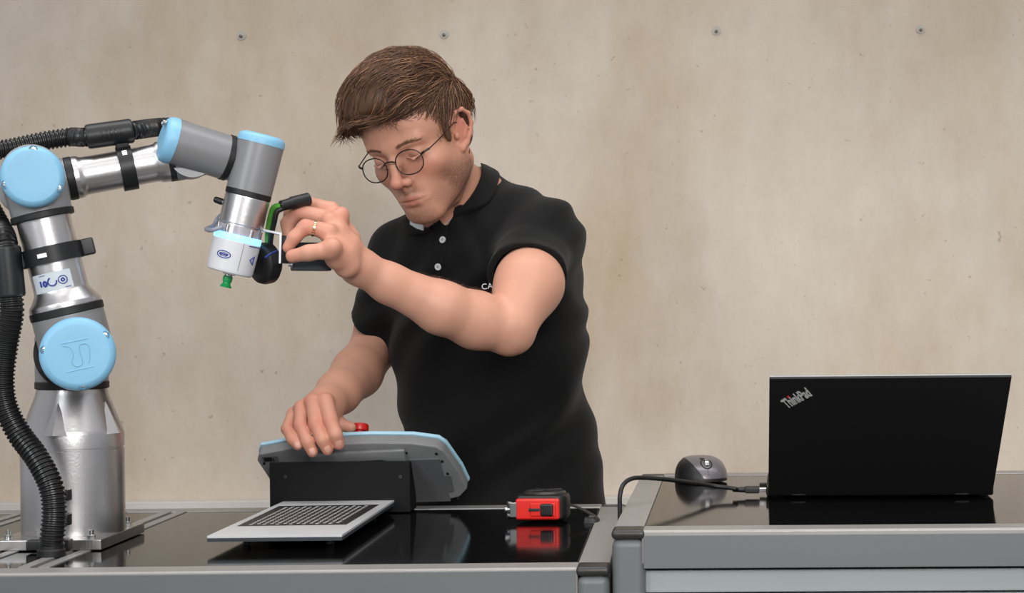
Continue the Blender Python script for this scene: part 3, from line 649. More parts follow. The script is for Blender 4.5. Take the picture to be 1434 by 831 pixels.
dg = thing('usb_receiver', rc, 'tiny black usb receiver plugged into the left side of the laptop', 'usb dongle')
bm = newbm(); abox(bm, -.010, .0, -.007, .007, -.003, .003, .0012, 2, basis(rc, lu, lk, ZZ)); obj('receiver_cap', bm, M_rubber, dg)

# ---------------------------------------------------------------- computer mouse
mc = onR(983, 678, RZ); my = mc.y
ms = thing('computer_mouse', (mc.x, my + .035, RZ), 'grey and black wireless mouse on the higher bench between its left rail and the laptop', 'mouse')
mo = Vector((mc.x - .001, my + .048, RZ + .0006)); mr = R(12)
mX = Vector((cos(mr), sin(mr), 0)); mY = Vector((-sin(mr), cos(mr), 0))
def mouse_pt(u, v, lift=0.0, sc=1.0):
    """u angle round, v 0 (base) .. 1 (top)"""
    e = v
    ph = v * pi / 2
    rx, ry, rz = .0365, .052, .0335
    ca, sa = cos(u), sin(u)
    sq = lambda t, p: math.copysign(abs(t) ** p, t)
    wv = cos(ph) ** .55
    x = rx * sq(ca, .8) * wv; y = ry * sq(sa, .85) * wv; z = rz * sin(ph) ** .9
    z *= (1 - .16 * (y / ry) * -1 * 0 - .22 * max(0, -y / ry) ** 1.5)
    x += .003 * (1 - v) * (1 if ca > 0 else 1) * 0
    n = Vector((x / rx ** 2, y / ry ** 2, z / rz ** 2 + 1e-6)).normalized()
    p = Vector((x, y, z + .002)) * sc + n * lift
    return mo + mX * p.x + mY * p.y + ZZ * p.z
def mshell(test, lift, N=200, K=80):
    bm = newbm(); vs = {}
    for j in range(K + 1):
        for i in range(N): vs[i, j] = bm.verts.new(mouse_pt(2 * pi * i / N, j / K, lift))
    for j in range(K):
        for i in range(N):
            um, vm = 2 * pi * (i + .5) / N, (j + .5) / K
            if test(um, vm): bm.faces.new((vs[i, j], vs[(i + 1) % N, j], vs[(i + 1) % N, j + 1], vs[i, j + 1]))
    for v in list(bm.verts):
        if not v.link_faces: bm.verts.remove(v)
    bmesh.ops.remove_doubles(bm, verts=bm.verts, dist=1e-6)
    return bm
M_msg = mat('mouse_grey', '#6d686c', .3, .25, .03, 30)
obj('mouse_base', mshell(lambda u, v: True, 0), M_rubber, ms)
def top_test(u, v):
    q = mouse_pt(u, v) - mo; x = q.dot(mX) / .0365; z = (q.z - .002) / .0335
    if z < .13 or x < -.08 - .62 * z: return False
    return not (x > .90 and z < .45)
obj('mouse_shell', mshell(top_test, .0007), M_msg, ms)
def surf(x, y, lift):  # point on the shell above local x,y (bisect)
    u = math.atan2(y / .054, x / .0365); lo, hi = 0, 1
    for _ in range(20):
        m_ = (lo + hi) / 2; p = mouse_pt(u, m_) - mo
        if math.hypot(p.dot(mX), p.dot(mY)) > math.hypot(x, y): lo = m_
        else: hi = m_
    return mouse_pt(u, lo, lift)
c = surf(.0, -.036, -.003); bm = newbm(); lathe(bm, c - mX * .0035, mX, [(0, .0075), (.001, .0085), (.006, .0085), (.007, .0075)], 28); wh = obj('scroll_wheel', bm, M_steel, ms)
bm = newbm(); tube(bm, catmull([surf(.0055 * cos(t), -.036 + .009 * sin(t), .0004) for t in [2 * pi * k / 12 for k in range(13)]], 3), .0012, 8); obj('wheel_surround', bm, M_rubber, ms)
c = surf(-.002, -.022, .0002); bm = newbm(); lathe(bm, c, ZZ, [(-.001, .0036), (.001, .0036), (.0016, .002)], 18); obj('top_button', bm, M_rubber, ms)
bm = newbm(); tube(bm, [surf(.0, y, .0006) for y in (-.045, -.047, -.049, -.0505)], .0004, 6); obj('button_gap', bm, M_rubber, ms)
# ---------------------------------------------------------------- implicit surfaces -> one continuous mesh
def smin(a, b, k):
    if k <= 0: return np.minimum(a, b)
    h = np.maximum(k - np.abs(a - b), 0) / k
    return np.minimum(a, b) - h * h * k * .25
class Field:
    def __init__(s): s.pr = []
    def _add(s, f, lo, hi, k, op): s.pr.append((f, np.array(lo) - k, np.array(hi) + k, k, op))
    def cone(s, a, b, r0, r1, k=.01, op=1):
        a = np.array(a, float); b = np.array(b, float); ba = b - a; L = max(1e-12, ba @ ba); rm = max(r0, r1)
        def f(p):
            h = np.clip(((p - a) @ ba) / L, 0, 1)
            return np.linalg.norm(p - a - h[:, None] * ba, axis=1) - (r0 + (r1 - r0) * h)
        s._add(f, np.minimum(a, b) - rm, np.maximum(a, b) + rm, k, op)
    def chain(s, pts, rs, k=.008, op=1):
        for i in range(len(pts) - 1): s.cone(pts[i], pts[i + 1], rs[i], rs[i + 1], k, op)
    def ell(s, c, r, Rm=None, k=.01, op=1):
        c = np.array(c, float); r = np.array(r, float); Rm = np.eye(3) if Rm is None else np.array(Rm, float)   # rows = local axes
        def f(p):
            q = (p - c) @ Rm.T; k0 = np.linalg.norm(q / r, axis=1); k1 = np.linalg.norm(q / r ** 2, axis=1)
            return k0 * (k0 - 1) / np.maximum(k1, 1e-9)
        e = np.sqrt(((Rm * r[:, None]) ** 2).sum(0)); s._add(f, c - e, c + e, k, op)
    def plane(s, o, n, lo, hi, k=.01):      # cut away the side the normal points to, inside the box lo..hi
        o = np.array(o, float); n = np.array(n, float); n /= np.linalg.norm(n)
        s._add(lambda p: -((p - o) @ n), lo, hi, k, -1)
    def ev(s, p, sel=None):
        d = np.full(len(p), 1.0)
        for f, lo, hi, k, op in (s.pr if sel is None else sel):
            if sel is None and len(p) > 4000:
                m = np.all((p > lo - .01) & (p < hi + .01), axis=1)
                if not m.any(): continue
                e = f(p[m]); d[m] = smin(d[m], e, k) if op > 0 else -smin(-d[m], e, k)
            else:
                e = f(p); d = smin(d, e, k) if op > 0 else -smin(-d, e, k)
        return d
    def grad(s, p, h=.0006):
        g = np.stack([s.ev(p + np.array(o) * h) - s.ev(p - np.array(o) * h) for o in ((1, 0, 0), (0, 1, 0), (0, 0, 1))], 1)
        return g / np.maximum(np.linalg.norm(g, axis=1), 1e-9)[:, None]
def polygonise(F, vox, post=None, n=24, region=None):
    bs = n * vox; blocks = {}
    for i, (f, lo, hi, k, op) in enumerate(F.pr):
        if op < 0: continue
        a = np.floor((lo - 2 * vox) / bs).astype(int); b = np.floor((hi + 2 * vox) / bs).astype(int)
        for x in range(a[0], b[0] + 1):
            for y in range(a[1], b[1] + 1):
                for z in range(a[2], b[2] + 1): blocks[(x, y, z)] = 1
    g = np.arange(n + 1); G = np.stack(np.meshgrid(g, g, g, indexing='ij'), -1)
    OFF = 1 << 12; ids = []; poss = []; edges = []
    def key(c): return ((c[..., 0] + OFF) << 40) + ((c[..., 1] + OFF) << 20) + (c[..., 2] + OFF)
    for bx in blocks:
        base = np.array(bx) * n; lo = base * vox; hi = lo + bs
        if region is not None and not region(lo, hi): continue
        sel = [q for q in F.pr if np.all(q[1] - 2 * vox <= hi) and np.all(q[2] + 2 * vox >= lo)]
        cen = ((lo + hi) / 2)[None]
        dc = F.ev(cen, sel)[0]
        P_ = ((base + G) * vox).reshape(-1, 3).astype(float)
        d = F.ev(P_, sel)
        if post is not None: d = post(P_, d)
        d = d.reshape(n + 1, n + 1, n + 1); s = d < 0
        if s.all() or not s.any(): continue
        c = s[:-1, :-1, :-1].astype(np.int8)
        tot = sum(s[i:n + i, j:n + j, k:n + k].astype(np.int8) for i in (0, 1) for j in (0, 1) for k in (0, 1))
        act = (tot > 0) & (tot < 8); ii = np.argwhere(act)
        acc = np.zeros((len(ii), 3)); cnt = np.zeros(len(ii))
        for ax in range(3):
            o1, o2 = [a for a in range(3) if a != ax]
            for u in (0, 1):
                for v in (0, 1):
                    st = np.zeros(3, int); st[o1] = u; st[o2] = v; en = st.copy(); en[ax] = 1
                    A = ii + st; B = ii + en
                    da = d[A[:, 0], A[:, 1], A[:, 2]]; db = d[B[:, 0], B[:, 1], B[:, 2]]
                    m = (da < 0) != (db < 0); t = np.where(m, da / np.where(m, da - db, 1), 0)
                    q = A.astype(float); q[:, ax] += t
                    acc[m] += q[m]; cnt[m] += 1
        poss.append((acc / cnt[:, None] + base) * vox); ids.append(key(ii + base))
        for ax in range(3):
            sl0 = [slice(0, n)] * 3; sl1 = [slice(0, n)] * 3; sl1[ax] = slice(1, n + 1)
            m = s[tuple(sl0)] != s[tuple(sl1)]; e = np.argwhere(m)
            if len(e): edges.append(np.column_stack([e + base, np.full(len(e), ax), s[e[:, 0], e[:, 1], e[:, 2]]]))
    ids = np.concatenate(ids); poss = np.concatenate(poss); o = np.argsort(ids); ids = ids[o]; poss = poss[o]
    E = np.concatenate(edges); quads = []
    for ax in range(3):
        e = E[E[:, 3] == ax]; c = e[:, :3]; sg = e[:, 4].astype(bool)
        u, v = [(1, 2), (2, 0), (0, 1)][ax]; du = np.zeros(3, int); du[u] = 1; dv = np.zeros(3, int); dv[v] = 1
        q = np.stack([key(c - du - dv), key(c - dv), key(c), key(c - du)], 1)
        q[~sg] = q[~sg][:, ::-1]; quads.append(q)
    Q = np.concatenate(quads); idx = np.searchsorted(ids, Q); idx = np.minimum(idx, len(ids) - 1)
    ok = (ids[idx] == Q).all(1); return poss, idx[ok]
def np_mesh(name, V, Fq, parent, m, cols=None, org=None, smooth=True):
    me = bpy.data.meshes.new(name); V = V - np.array(org if org is not None else wloc(parent)); k = Fq.shape[1]
    me.vertices.add(len(V)); me.vertices.foreach_set('co', V.astype(np.float32).ravel())
    me.loops.add(Fq.size); me.loops.foreach_set('vertex_index', Fq.astype(np.int32).ravel())
    me.polygons.add(len(Fq)); me.polygons.foreach_set('loop_start', np.arange(0, Fq.size, k, dtype=np.int32))
    me.update(calc_edges=True); me.validate()
    if smooth: me.polygons.foreach_set('use_smooth', np.ones(len(me.polygons), bool))
    if cols is not None:
        at = me.color_attributes.new('tint', 'FLOAT_COLOR', 'POINT')
        at.data.foreach_set('color', np.column_stack([cols, np.ones(len(cols))]).astype(np.float32).ravel())
    me.materials.append(m); o = bpy.data.objects.new(name, me); COL.objects.link(o)
    o.parent = parent; WL[o.name] = wloc(parent); return o
def tint_mat(name, rough, bump=.1, bscale=300, sss=0., var=.06, spec=.5, sheen=0., stretch=None):
    m = mat(name, '#ffffff', rough, 0, var, 45, bump, bscale, sss=sss, stretch=stretch); nt = m.node_tree; b = nt.nodes['Principled BSDF']
    src = b.inputs['Base Color'].links[0].from_socket; at = nt.nodes.new('ShaderNodeAttribute'); at.attribute_name = 'tint'
    mx = nt.nodes.new('ShaderNodeMix'); mx.data_type = 'RGBA'; mx.blend_type = 'MULTIPLY'; mx.inputs[0].default_value = 1
    nt.links.new(at.outputs['Color'], mx.inputs[6]); nt.links.new(src, mx.inputs[7]); nt.links.new(mx.outputs[2], b.inputs['Base Color'])
    b.inputs['Specular IOR Level'].default_value = spec; b.inputs['Sheen Weight'].default_value = sheen
    return m
def A3(*v): return np.array(P(*v))
def vnoise(p, sc, seed=0):
    rs = np.random.RandomState(seed); o = 0
    for i in range(6):
        k = rs.normal(size=3) * sc; o = o + np.sin(p @ k + rs.uniform(0, 6.3)) 
    return o / 6

# ---------------------------------------------------------------- head frame
PSI, THE, RHO, HS = R(23), R(25), R(10), .00098
HO = A3(589, 193, 955)
fF = np.array((-sin(PSI) * cos(THE), -cos(PSI) * cos(THE), -sin(THE))); fL = np.array((cos(PSI), -sin(PSI), 0)); fU = np.cross(fF, fL)
if fU[2] < 0: fU = -fU
fL, fU = fL * cos(RHO) + fU * sin(RHO), fU * cos(RHO) - fL * sin(RHO)
HB = np.stack([fL, -fF, fU])          # rows: x left, y back, z up
def H(x, y, z): return HO + (np.array((x, y, z)) * HS) @ HB
def toH(p): return ((p - HO) @ HB.T) / HS
def hell(F, c, r, k=10, op=1, rot=None):
    Rm = HB if rot is None else np.array(Matrix.Rotation(R(rot[0]), 3, rot[1])) @ HB
    F.ell(H(*c), np.array(r) * HS, Rm, k * HS, op)
def hcone(F, a, b, r0, r1, k=8, op=1): F.cone(H(*a), H(*b), r0 * HS, r1 * HS, k * HS, op)
def hchain(F, pts, rs, k=4, op=1):
    for i in range(len(pts) - 1): hcone(F, pts[i], pts[i + 1], rs[i], rs[i + 1], k, op)
B = Field()
# skull and face (millimetres in the head frame)
hell(B, (0, 5, 36), (70, 85, 80), 0)
hell(B, (0, -30, 30), (64, 54, 56), 20)
hell(B, (0, -22, -38), (63, 56, 62), 22)
for s in (-1, 1):
    hcone(B, (s * 50, 4, -48), (s * 20, -58, -96), 15, 13, 26)
    hell(B, (s * 37, -50, -26), (23, 21, 19), 18)
hell(B, (0, -66, -97), (21, 17, 15), 16)
hell(B, (0, -64, -66), (30, 20.5, 26), 18)
for s in (-1, 1):
    hcone(B, (s * 9, -79, 14), (s * 40, -68, 15), 7.5, 6.5, 13)
    hell(B, (s * 31, -88, -3), (15, 11, 9), 9, -1)
    hell(B, (s * 31, -65.5, -2), (14, 13.5, 12), 3)
    hcone(B, (s * 19, -80.5, -5), (s * 31, -83.0, -9.5), 1.2, 2.0, 3)
    hcone(B, (s * 31, -83.0, -9.5), (s * 43, -77, -6), 2.0, 1.2, 3)
# nose
hchain(B, [(0, -80, 8), (0, -88, -12), (0, -101, -33)], [6.5, 7, 7.2], 10)
hell(B, (0, -101, -36), (9, 9, 7.5), 7)
for s in (-1, 1):
    hell(B, (s * 11.5, -90, -39), (6.8, 8.5, 6.8), 5)
    hell(B, (s * 6, -96, -45.5), (3.2, 4.5, 2.6), 2, -1)
hcone(B, (0, -88, -46), (0, -86, -54), 3.5, 4, 7)
# lips
hchain(B, [(-25, -74.5, -70), (-12, -82.5, -66), (-3.5, -85, -64), (0, -84.6, -65), (3.5, -85, -64), (12, -82.5, -66), (25, -74.5, -70)], [1.0, 1.8, 2.3, 2.2, 2.3, 1.8, 1.0], 7)
hchain(B, [(-22, -74.5, -72), (-10, -80.5, -73.5), (0, -82, -74.6), (10, -80.5, -73.5), (22, -74.5, -72)], [1.0, 2.2, 2.9, 2.2, 1.0], 7)
hchain(B, [(-28, -77, -69.6), (-13, -86, -69.6), (0, -88.6, -69.2), (13, -86, -69.6), (28, -77, -69.6)], [.5, .7, .8, .7, .5], 2.2, -1)
hell(B, (0, -87, -83), (15, 5, 4), 5, -1)
# ears
def er(s, x, y, z): return (s * (65.5 + (x - 69) * 1.45), y * 1.28 - 8, z * 1.05 - 1)
for s in (-1, 1):
    hell(B, er(s, 70.5, 7, -4), (5, 15, 25), 6, 1, (s * 24, 'Z'))
    rim = [(69, -6, 2), (72, -5, 15), (76, 3, 24), (79, 14, 24), (81, 21, 14), (80, 21, 0), (77, 16, -13), (73, 8, -23), (70, 0, -28), (68.5, -3, -20)]
    hchain(B, [er(s, *r_) for r_ in rim], [2.6, 2.8, 2.9, 3, 3, 3, 3, 4, 4.4, 3], 3)
    hell(B, er(s, 81, 8, 12), (4, 6, 6), 3, -1); hell(B, er(s, 79, 4, -7), (6, 7.5, 8.5), 3, -1)
    hchain(B, [er(s, 76, 13, 10), er(s, 76.5, 14, -3), er(s, 74, 8, -14)], [2, 2.3, 2], 2.5); hell(B, er(s, 72, -4, -7), (4, 4, 6), 3)
# neck
NB = A3(645, 308, 908); NB2 = A3(634, 270, 922); TRP = A3(667, 268, 904)
B.cone(H(0, 8, -30), NB2, .049, .047, .025); B.cone(NB2, NB, .047, .051, .02)
B.cone(H(0, -14, -78), A3(622, 300, 935), .018, .018, .03)
hcone(B, (50, 8, -50), (22, -8, -98), 8, 6, 18)
# torso
SL, SR_ = A3(757, 337, 938), A3(568, 356, 900)
def torso(F, g):
    Rt = np.array(Matrix.Rotation(R(22), 3, 'Z'))
    F.ell(A3(704, 780, 880), (.158 + g, .115 + g, .15), None, 0)
    F.ell(A3(704, 660, 882), (.146 + g, .108 + g, .20), None, .06)
    F.ell(A3(683, 480, 898), (.146 + g, .115 + g, .20), Rt, .06)
    F.ell(A3(672, 375, 908), (.122 + g, .100 + g, .115), Rt, .05)
    F.cone(SL, SR_, .044 + g, .036 + g, .05)
    F.cone(TRP, SL, .027 + g, .036 + g, .05); F.cone(NB, SL, .03 + g, .03 + g, .04); F.cone(NB, SR_, .034 + g, .030 + g, .04)
torso(B, 0)
# his left arm (nearer the camera, raised)
LA = [SL, A3(741, 398, 984), A3(716, 454, 1000)]
B.chain(LA, [.043, .0460, .0365], .02)
FA = [A3(713, 463, 1000), A3(668, 449, 1008), A3(618, 431, 1022), A3(545, 397, 1036), A3(502, 373, 1046)]
B.chain(FA, [.0325, .0390, .0355, .0262, .0230], .012)
B.cone(A3(722, 474, 1000), A3(712, 478, 1000), .015, .015, .02)
# left hand
def finger(pts, rs, k=.004): B.chain([A3(*p) for p in pts], rs, k)
B.cone(A3(502, 373, 1046), A3(478, 350, 1054), .0235, .020, .014)
for a, b, r0, r1 in (((485, 372, 1062), (464, 348, 1074), .017, .0135), ((484, 352, 1060), (458, 327, 1066), .017, .0115), ((487, 342, 1052), (462, 309, 1056), .017, .0115), ((489, 334, 1042), (464, 294, 1044), .015, .0105)):
    B.cone(A3(*a), A3(*b), r0, r1, .012)
finger([(464, 294, 1044), (426, 284, 1040), (407, 300, 1036), (403, 316, 1034)], [.0108, .0098, .0088, .0078])
finger([(463, 307, 1053), (418, 296, 1050), (403, 313, 1048), (404, 330, 1048)], [.0110, .0100, .0092, .0080])
finger([(461, 324, 1066), (428, 318, 1070), (412, 333, 1072), (403.5, 347, 1072)], [.0108, .0098, .0086, .0074])
finger([(470, 362, 1070), (464, 350, 1078), (432, 354.5, 1084), (409.5, 359, 1082)], [.0140, .0122, .0098, .0088], .006)
B.ell(A3(466, 345, 1082), (.011, .010, .010), None, .008)
B.ell(A3(479, 302, 1050), (.010, .012, .012), None, .010); B.ell(A3(474, 322, 1058), (.010, .010, .010), None, .010)
# his right arm (hand resting on the tablet)
RA = [SR_, A3(536, 440, 882), A3(524, 488, 880)]
B.chain(RA, [.040, .0395, .0365], .02)
B.chain([A3(524, 488, 880), A3(500, 522, 905), A3(474, 550, 930), A3(455, 567, 950)], [.0365, .0385, .032, .0265], .012)
# right hand
for a, b, r0, r1 in (((458, 566, 950), (455, 563, 962), .0235, .0120), ((452, 568, 950), (438, 564, 960), .022, .0115), ((450, 570, 950), (423, 571, 956), .020, .0110), ((450, 574, 950), (411, 580, 952), .018, .0100)):
    B.cone(A3(*a), A3(*b), r0, r1, .012)
finger([(456, 562, 962), (463, 589, 970), (470, 609, 974), (474.5, 622, 972)], [.0118, .0108, .0096, .0086], .0035)
finger([(438, 563, 961), (442, 594, 969), (452, 617, 974), (458.5, 630, 973)], [.0114, .0102, .0092, .0082], .0035)
finger([(422, 571, 958), (421, 597, 966), (431, 620, 973), (437.5, 633, 973)], [.0108, .0096, .0088, .0080], .0035)
finger([(411, 580, 953), (402.5, 601, 962), (409, 615, 969), (417, 624, 971)], [.0098, .0088, .0080, .0072], .0035)
finger([(462, 577, 948), (474, 594, 946), (491, 599, 947)], [.0130, .0098, .0082], .006)
RH = [(474.5, 622, 972), (458.5, 630, 973), (437.5, 633, 973), (417, 624, 971)]
RHd = [(470, 609, 974), (452, 617, 974), (431, 620, 973), (409, 615, 969)]
person = thing('person', (float(A3(704, 700, 880)[0]), float(A3(704, 700, 880)[1]), 0), 'man with brown hair and glasses in a black polo shirt working at the left bench', 'person')
def visible_region(lo, hi): return hi[2] > .74
V, Q = polygonise(B, .0018)
# ---- skin pigment
hp_ = toH(V); nn = len(V)
sk = np.array(srgb('#cd9881')); col = np.tile(sk, (nn, 1))
def blend(c, m, w): c[:] = c * (1 - (m * w)[:, None]) + np.array(srgb(w_col))[None] * (m * w)[:, None]
def ss(x, a, b): t = np.clip((x - a) / (b - a), 0, 1); return t * t * (3 - 2 * t)
def put(mask, colr, wgt):
    global col
    m = (mask * wgt)[:, None]; col = col * (1 - m) + np.array(srgb(colr))[None] * m
inhead = ss(hp_[:, 2], -135, -120) * (np.linalg.norm(hp_ - np.array((0, 0, 0)), axis=1) < 170)
put(inhead, '#c48e76', .7)
def blob(c, r): return np.exp(-(((hp_ - np.array(c)) / np.array(r)) ** 2).sum(1))
for s in (-1, 1):
    put(blob((s * 42, -62, -30), (20, 25, 16)), '#c9705c', .28)
    put(blob((s * 75, 2, 0), (14, 22, 32)), '#c9705c', .55)
    put(blob((s * 31, -80, 4), (15, 14, 7)), '#b98069', .45)
put(blob((0, -104, -36), (14, 14, 12)), '#c9705c', .4)
fr = ss(-hp_[:, 1], -8, 25)
n1 = np.random.RandomState(1).uniform(0, 1, nn)
jaw = ss(-hp_[:, 2], 42, 78) * ss(hp_[:, 1], -125, -60) * 1.0 * ss(-hp_[:, 1], -22, -4) * ss(hp_[:, 2], -135, -112)
side = ss(np.abs(hp_[:, 0]), 40, 56) * ss(-hp_[:, 2], 22, 58) * ss(-hp_[:, 1], -12, 4) * ss(hp_[:, 2], -135, -112)
mus = blob((0, -86, -56), (24, 12, 6.5))
chn = blob((0, -78, -95), (26, 26, 16))
st = (np.linalg.norm(hp_, axis=1) < 150) * np.clip(np.maximum.reduce([jaw * .55 * ss(np.abs(hp_[:, 0]), 20, 44), side, mus * .8, chn * .9]), 0, 1)
put(st * (.55 + .45 * n1), '#54392b', .82)
lip = np.clip(blob((0, -86, -64.5), (19, 12, 3.4)) + blob((0, -86, -74), (17, 12, 4.2)), 0, 1)
put(ss(lip, .35, .6) * (hp_[:, 1] < -70), '#b3605a', .5)
put(blob((0, -90, -69), (24, 9, 1.3)), '#7b3a34', .7)
for c in [(464, 347, 1080), (478, 302, 1052), (428, 318, 1072), (426, 284, 1045), (418, 296, 1052), (463, 589, 972), (442, 594, 972), (421, 597, 970), (402.5, 601, 965), (455, 560, 962), (438, 562, 962), (424, 569, 960), (720, 480, 1000), (409, 359, 1082), (403, 347, 1072)] + RH:
    d = np.linalg.norm(V - A3(*c), axis=1); put(np.exp(-(d / .014) ** 2), '#cc7a66', .5)
handm = np.exp(-(np.linalg.norm(V - A3(460, 330, 1060), axis=1) / .055) ** 4) + np.exp(-(np.linalg.norm(V - A3(440, 600, 960), axis=1) / .055) ** 4)
put(np.clip(handm, 0, 1), '#d4927c', .45)
M_skin = tint_mat('skin', .46, .10, 500, sss=.12, spec=.35)
body_o = np_mesh('body', V, Q, person, M_skin, col)
# nails on the right hand
M_nail = mat('nail', '#d39c8a', .4, 0, .02)
vd = None
def cam_dir(c): d = np.array((0, 0, CAMZ)) - c; return d / np.linalg.norm(d)
def hit(F, px, py, s0=1150, s1=780, n=240):
    ts = np.linspace(FPX / s0, FPX / s1, n); p = np.array([P(px, py, FPX / t) for t in ts]); d = F.ev(p); i = int(np.argmax(d < 0))
    if d[i] >= 0: return None
    return p[i - 1] + (p[i] - p[i - 1]) * d[i - 1] / (d[i - 1] - d[i])
for t, dd in zip(RH, RHd):
    c = hit(B, t[0] + .3, t[1] - 1.0)
    if c is None: continue
    ax = Vector(A3(*t) - A3(*dd)).normalized(); nrm = Vector(B.grad(np.array([c]))[0]); ax = (ax - nrm * ax.dot(nrm)).normalized()
    bm = newbm(); lx_ = ax.cross(nrm)
    rings = [[bm.verts.new(Vector(c) + nrm * (.0007 - .0013 * rr * rr) + (lx_ * cos(a) * .0048 + ax * sin(a) * .0056) * rr) for a in [2 * pi * k / 20 for k in range(20)]] for rr in (.35, .7, 1.0)]
    bm.faces.new(rings[0])
    for r0, r1 in zip(rings, rings[1:]):
        for k in range(20): bm.faces.new((r0[k], r0[(k + 1) % 20], r1[(k + 1) % 20], r1[k]))
    obj('fingernail', bm, M_nail, person)
# ring on the finger
rc0, rc1 = Vector(A3(440, 320, 1069)), Vector(A3(436.5, 319.2, 1069.3)); rd_ = (rc1 - rc0).normalized()
bm = newbm(); lathe(bm, rc0 - rd_ * .0017, rd_, [(0, .0106), (.0004, .0112), (.0030, .0112), (.0034, .0106)], 40); obj('finger_ring', bm, mat('gold', '#e8c9a0', .2, 1.), person)

# ---------------------------------------------------------------- polo shirt
S = Field(); torso(S, .007)
cuffL = A3(738, 392, 982); cuffR = A3(533, 452, 880)
S.chain([SL, cuffL, LA[1]], [.050, .0520, .0520], .03); S.ell(A3(757, 345, 942), (.045, .050, .056), None, .03)
S.chain([SR_, cuffR, A3(531, 462, 880)], [.044, .0452, .0452], .03)
S.ell(A3(770, 420, 915), (.050, .08, .09), None, .05)
aL = cuffL - SL; aL /= np.linalg.norm(aL); aR = cuffR - SR_; aR /= np.linalg.norm(aR)
tiltL = aL + np.array((.10, 0, .12)); tiltL /= np.linalg.norm(tiltL)
def shirt_post(p, d):
    # fold waves
    q = p - SL; t = q @ aL; rad = np.linalg.norm(q - t[:, None] * aL, axis=1)
    w = .0028 * np.sin(vnoise(p, 14, 5) * 5 + p[:, 2] * 70 - p[:, 0] * 60) * ss(p[:, 2], .88, 1.0)
    w += .0014 * np.sin(p[:, 0] * 120 + p[:, 2] * 90 + vnoise(p, 20, 9) * 4) * np.exp(-(np.linalg.norm(p - A3(700, 350, 940), axis=1) / .09) ** 2)
    w += .0025 * vnoise(p, 22, 11) - .0030
    d = d + w
    # sleeves are cut off square and hollowed, then joined to the torso
    for Fs, c, ax, rr in ((SLF, cuffL, tiltL, .0490), (SRF, cuffR, aR, .0425)):
        q = p - c; t = q @ ax; r = np.linalg.norm(q - t[:, None] * ax, axis=1)
        e = np.maximum(Fs.ev(p) + w, t); e = np.maximum(e, np.minimum(rr - r, t + .024))
        d = smin(d, e, .022)
    # neck opening
    ax = (NB2 - NB) / np.linalg.norm(NB2 - NB); q = p - NB; r = np.linalg.norm(q - (q @ ax)[:, None] * ax, axis=1)
    reg = np.maximum(-((p - NK0) @ NKN), r - .078); d = np.maximum(d, -reg)
    qv = (p - np.array(P(617, 320, 960))); v = np.maximum(np.abs(qv[:, 0] - qv[:, 2] * .12) - np.clip(qv[:, 2] * .55, 0, .011), -qv[:, 2]); v = np.where(qv[:, 1] < .05, v, 1.0)
    return np.maximum(d, -v)
ST = Field(); torso(ST, .007); ST.ell(A3(757, 420, 915), (.046, .08, .12), None, .06)
SLF = Field(); SLF.chain([SL, cuffL, LA[1]], [.050, .0520, .0520], .01); SLF.ell(A3(757, 345, 942), (.045, .050, .056), None, .03)
SRF = Field(); SRF.chain([SR_, cuffR, A3(531, 462, 880)], [.0445, .0450, .0450], .01)
ST.cone(NB2, NB, .0525, .057, .02); ST.cone(H(0, -14, -78), A3(622, 300, 935), .024, .024, .03)
NK0 = A3(617, 319, 966); NKB = A3(672, 225, 885); NKN = np.cross(NKB - NK0, A3(658, 274, 951) - NK0); NKN /= np.linalg.norm(NKN); NKN *= np.sign(NKN[2])
class SF:                       # evaluates the shirt including folds
    def ev(s, p): p = np.atleast_2d(p); return shirt_post(p, ST.ev(p))
    def grad(s, p, h=.0008):
        g = np.stack([s.ev(p + np.array(o) * h) - s.ev(p - np.array(o) * h) for o in ((1, 0, 0), (0, 1, 0), (0, 0, 1))], 1)
        return g / np.maximum(np.linalg.norm(g, axis=1), 1e-9)[:, None]
SFo = SF()
V, Q = polygonise(S, .0024, lambda p, d: shirt_post(p, ST.ev(p)))
M_shirt = mat('black_pique_cotton', '#09090a', .75, 0, .08, 60, .35, 1500); M_shirt.node_tree.nodes['Principled BSDF'].inputs['Sheen Weight'].default_value = .06
M_shirt.node_tree.nodes['Principled BSDF'].inputs['Specular IOR Level'].default_value = .2
shirt = np_mesh('polo_shirt', V, Q, person, M_shirt)
# cuff hems
for c, ax, r0 in ((cuffL, tiltL, .0540), (cuffR, aR, .0478)):
    ux = np.cross(ax, (0, 1, 0)); ux /= np.linalg.norm(ux); uy = np.cross(ax, ux); bm = newbm(); pts = []
    for k in range(49):
        a = 2 * pi * k / 48; d0 = ux * cos(a) + uy * sin(a)
        # find shirt surface radius
        rs_ = np.linspace(.040, .075, 36); q = c - ax * .006 + d0[None] * rs_[:, None]; dd = SFo.ev(q); j = np.argmax(dd > 0); rad = rs_[j] if dd[j] > 0 else .06
        pts.append(Vector(c - ax * .004 + d0 * min(rad, r0 + .006)))
    tube(bm, pts, .0012, 8, flat=1.3); obj('cuff_hem', bm, M_shirt, shirt)
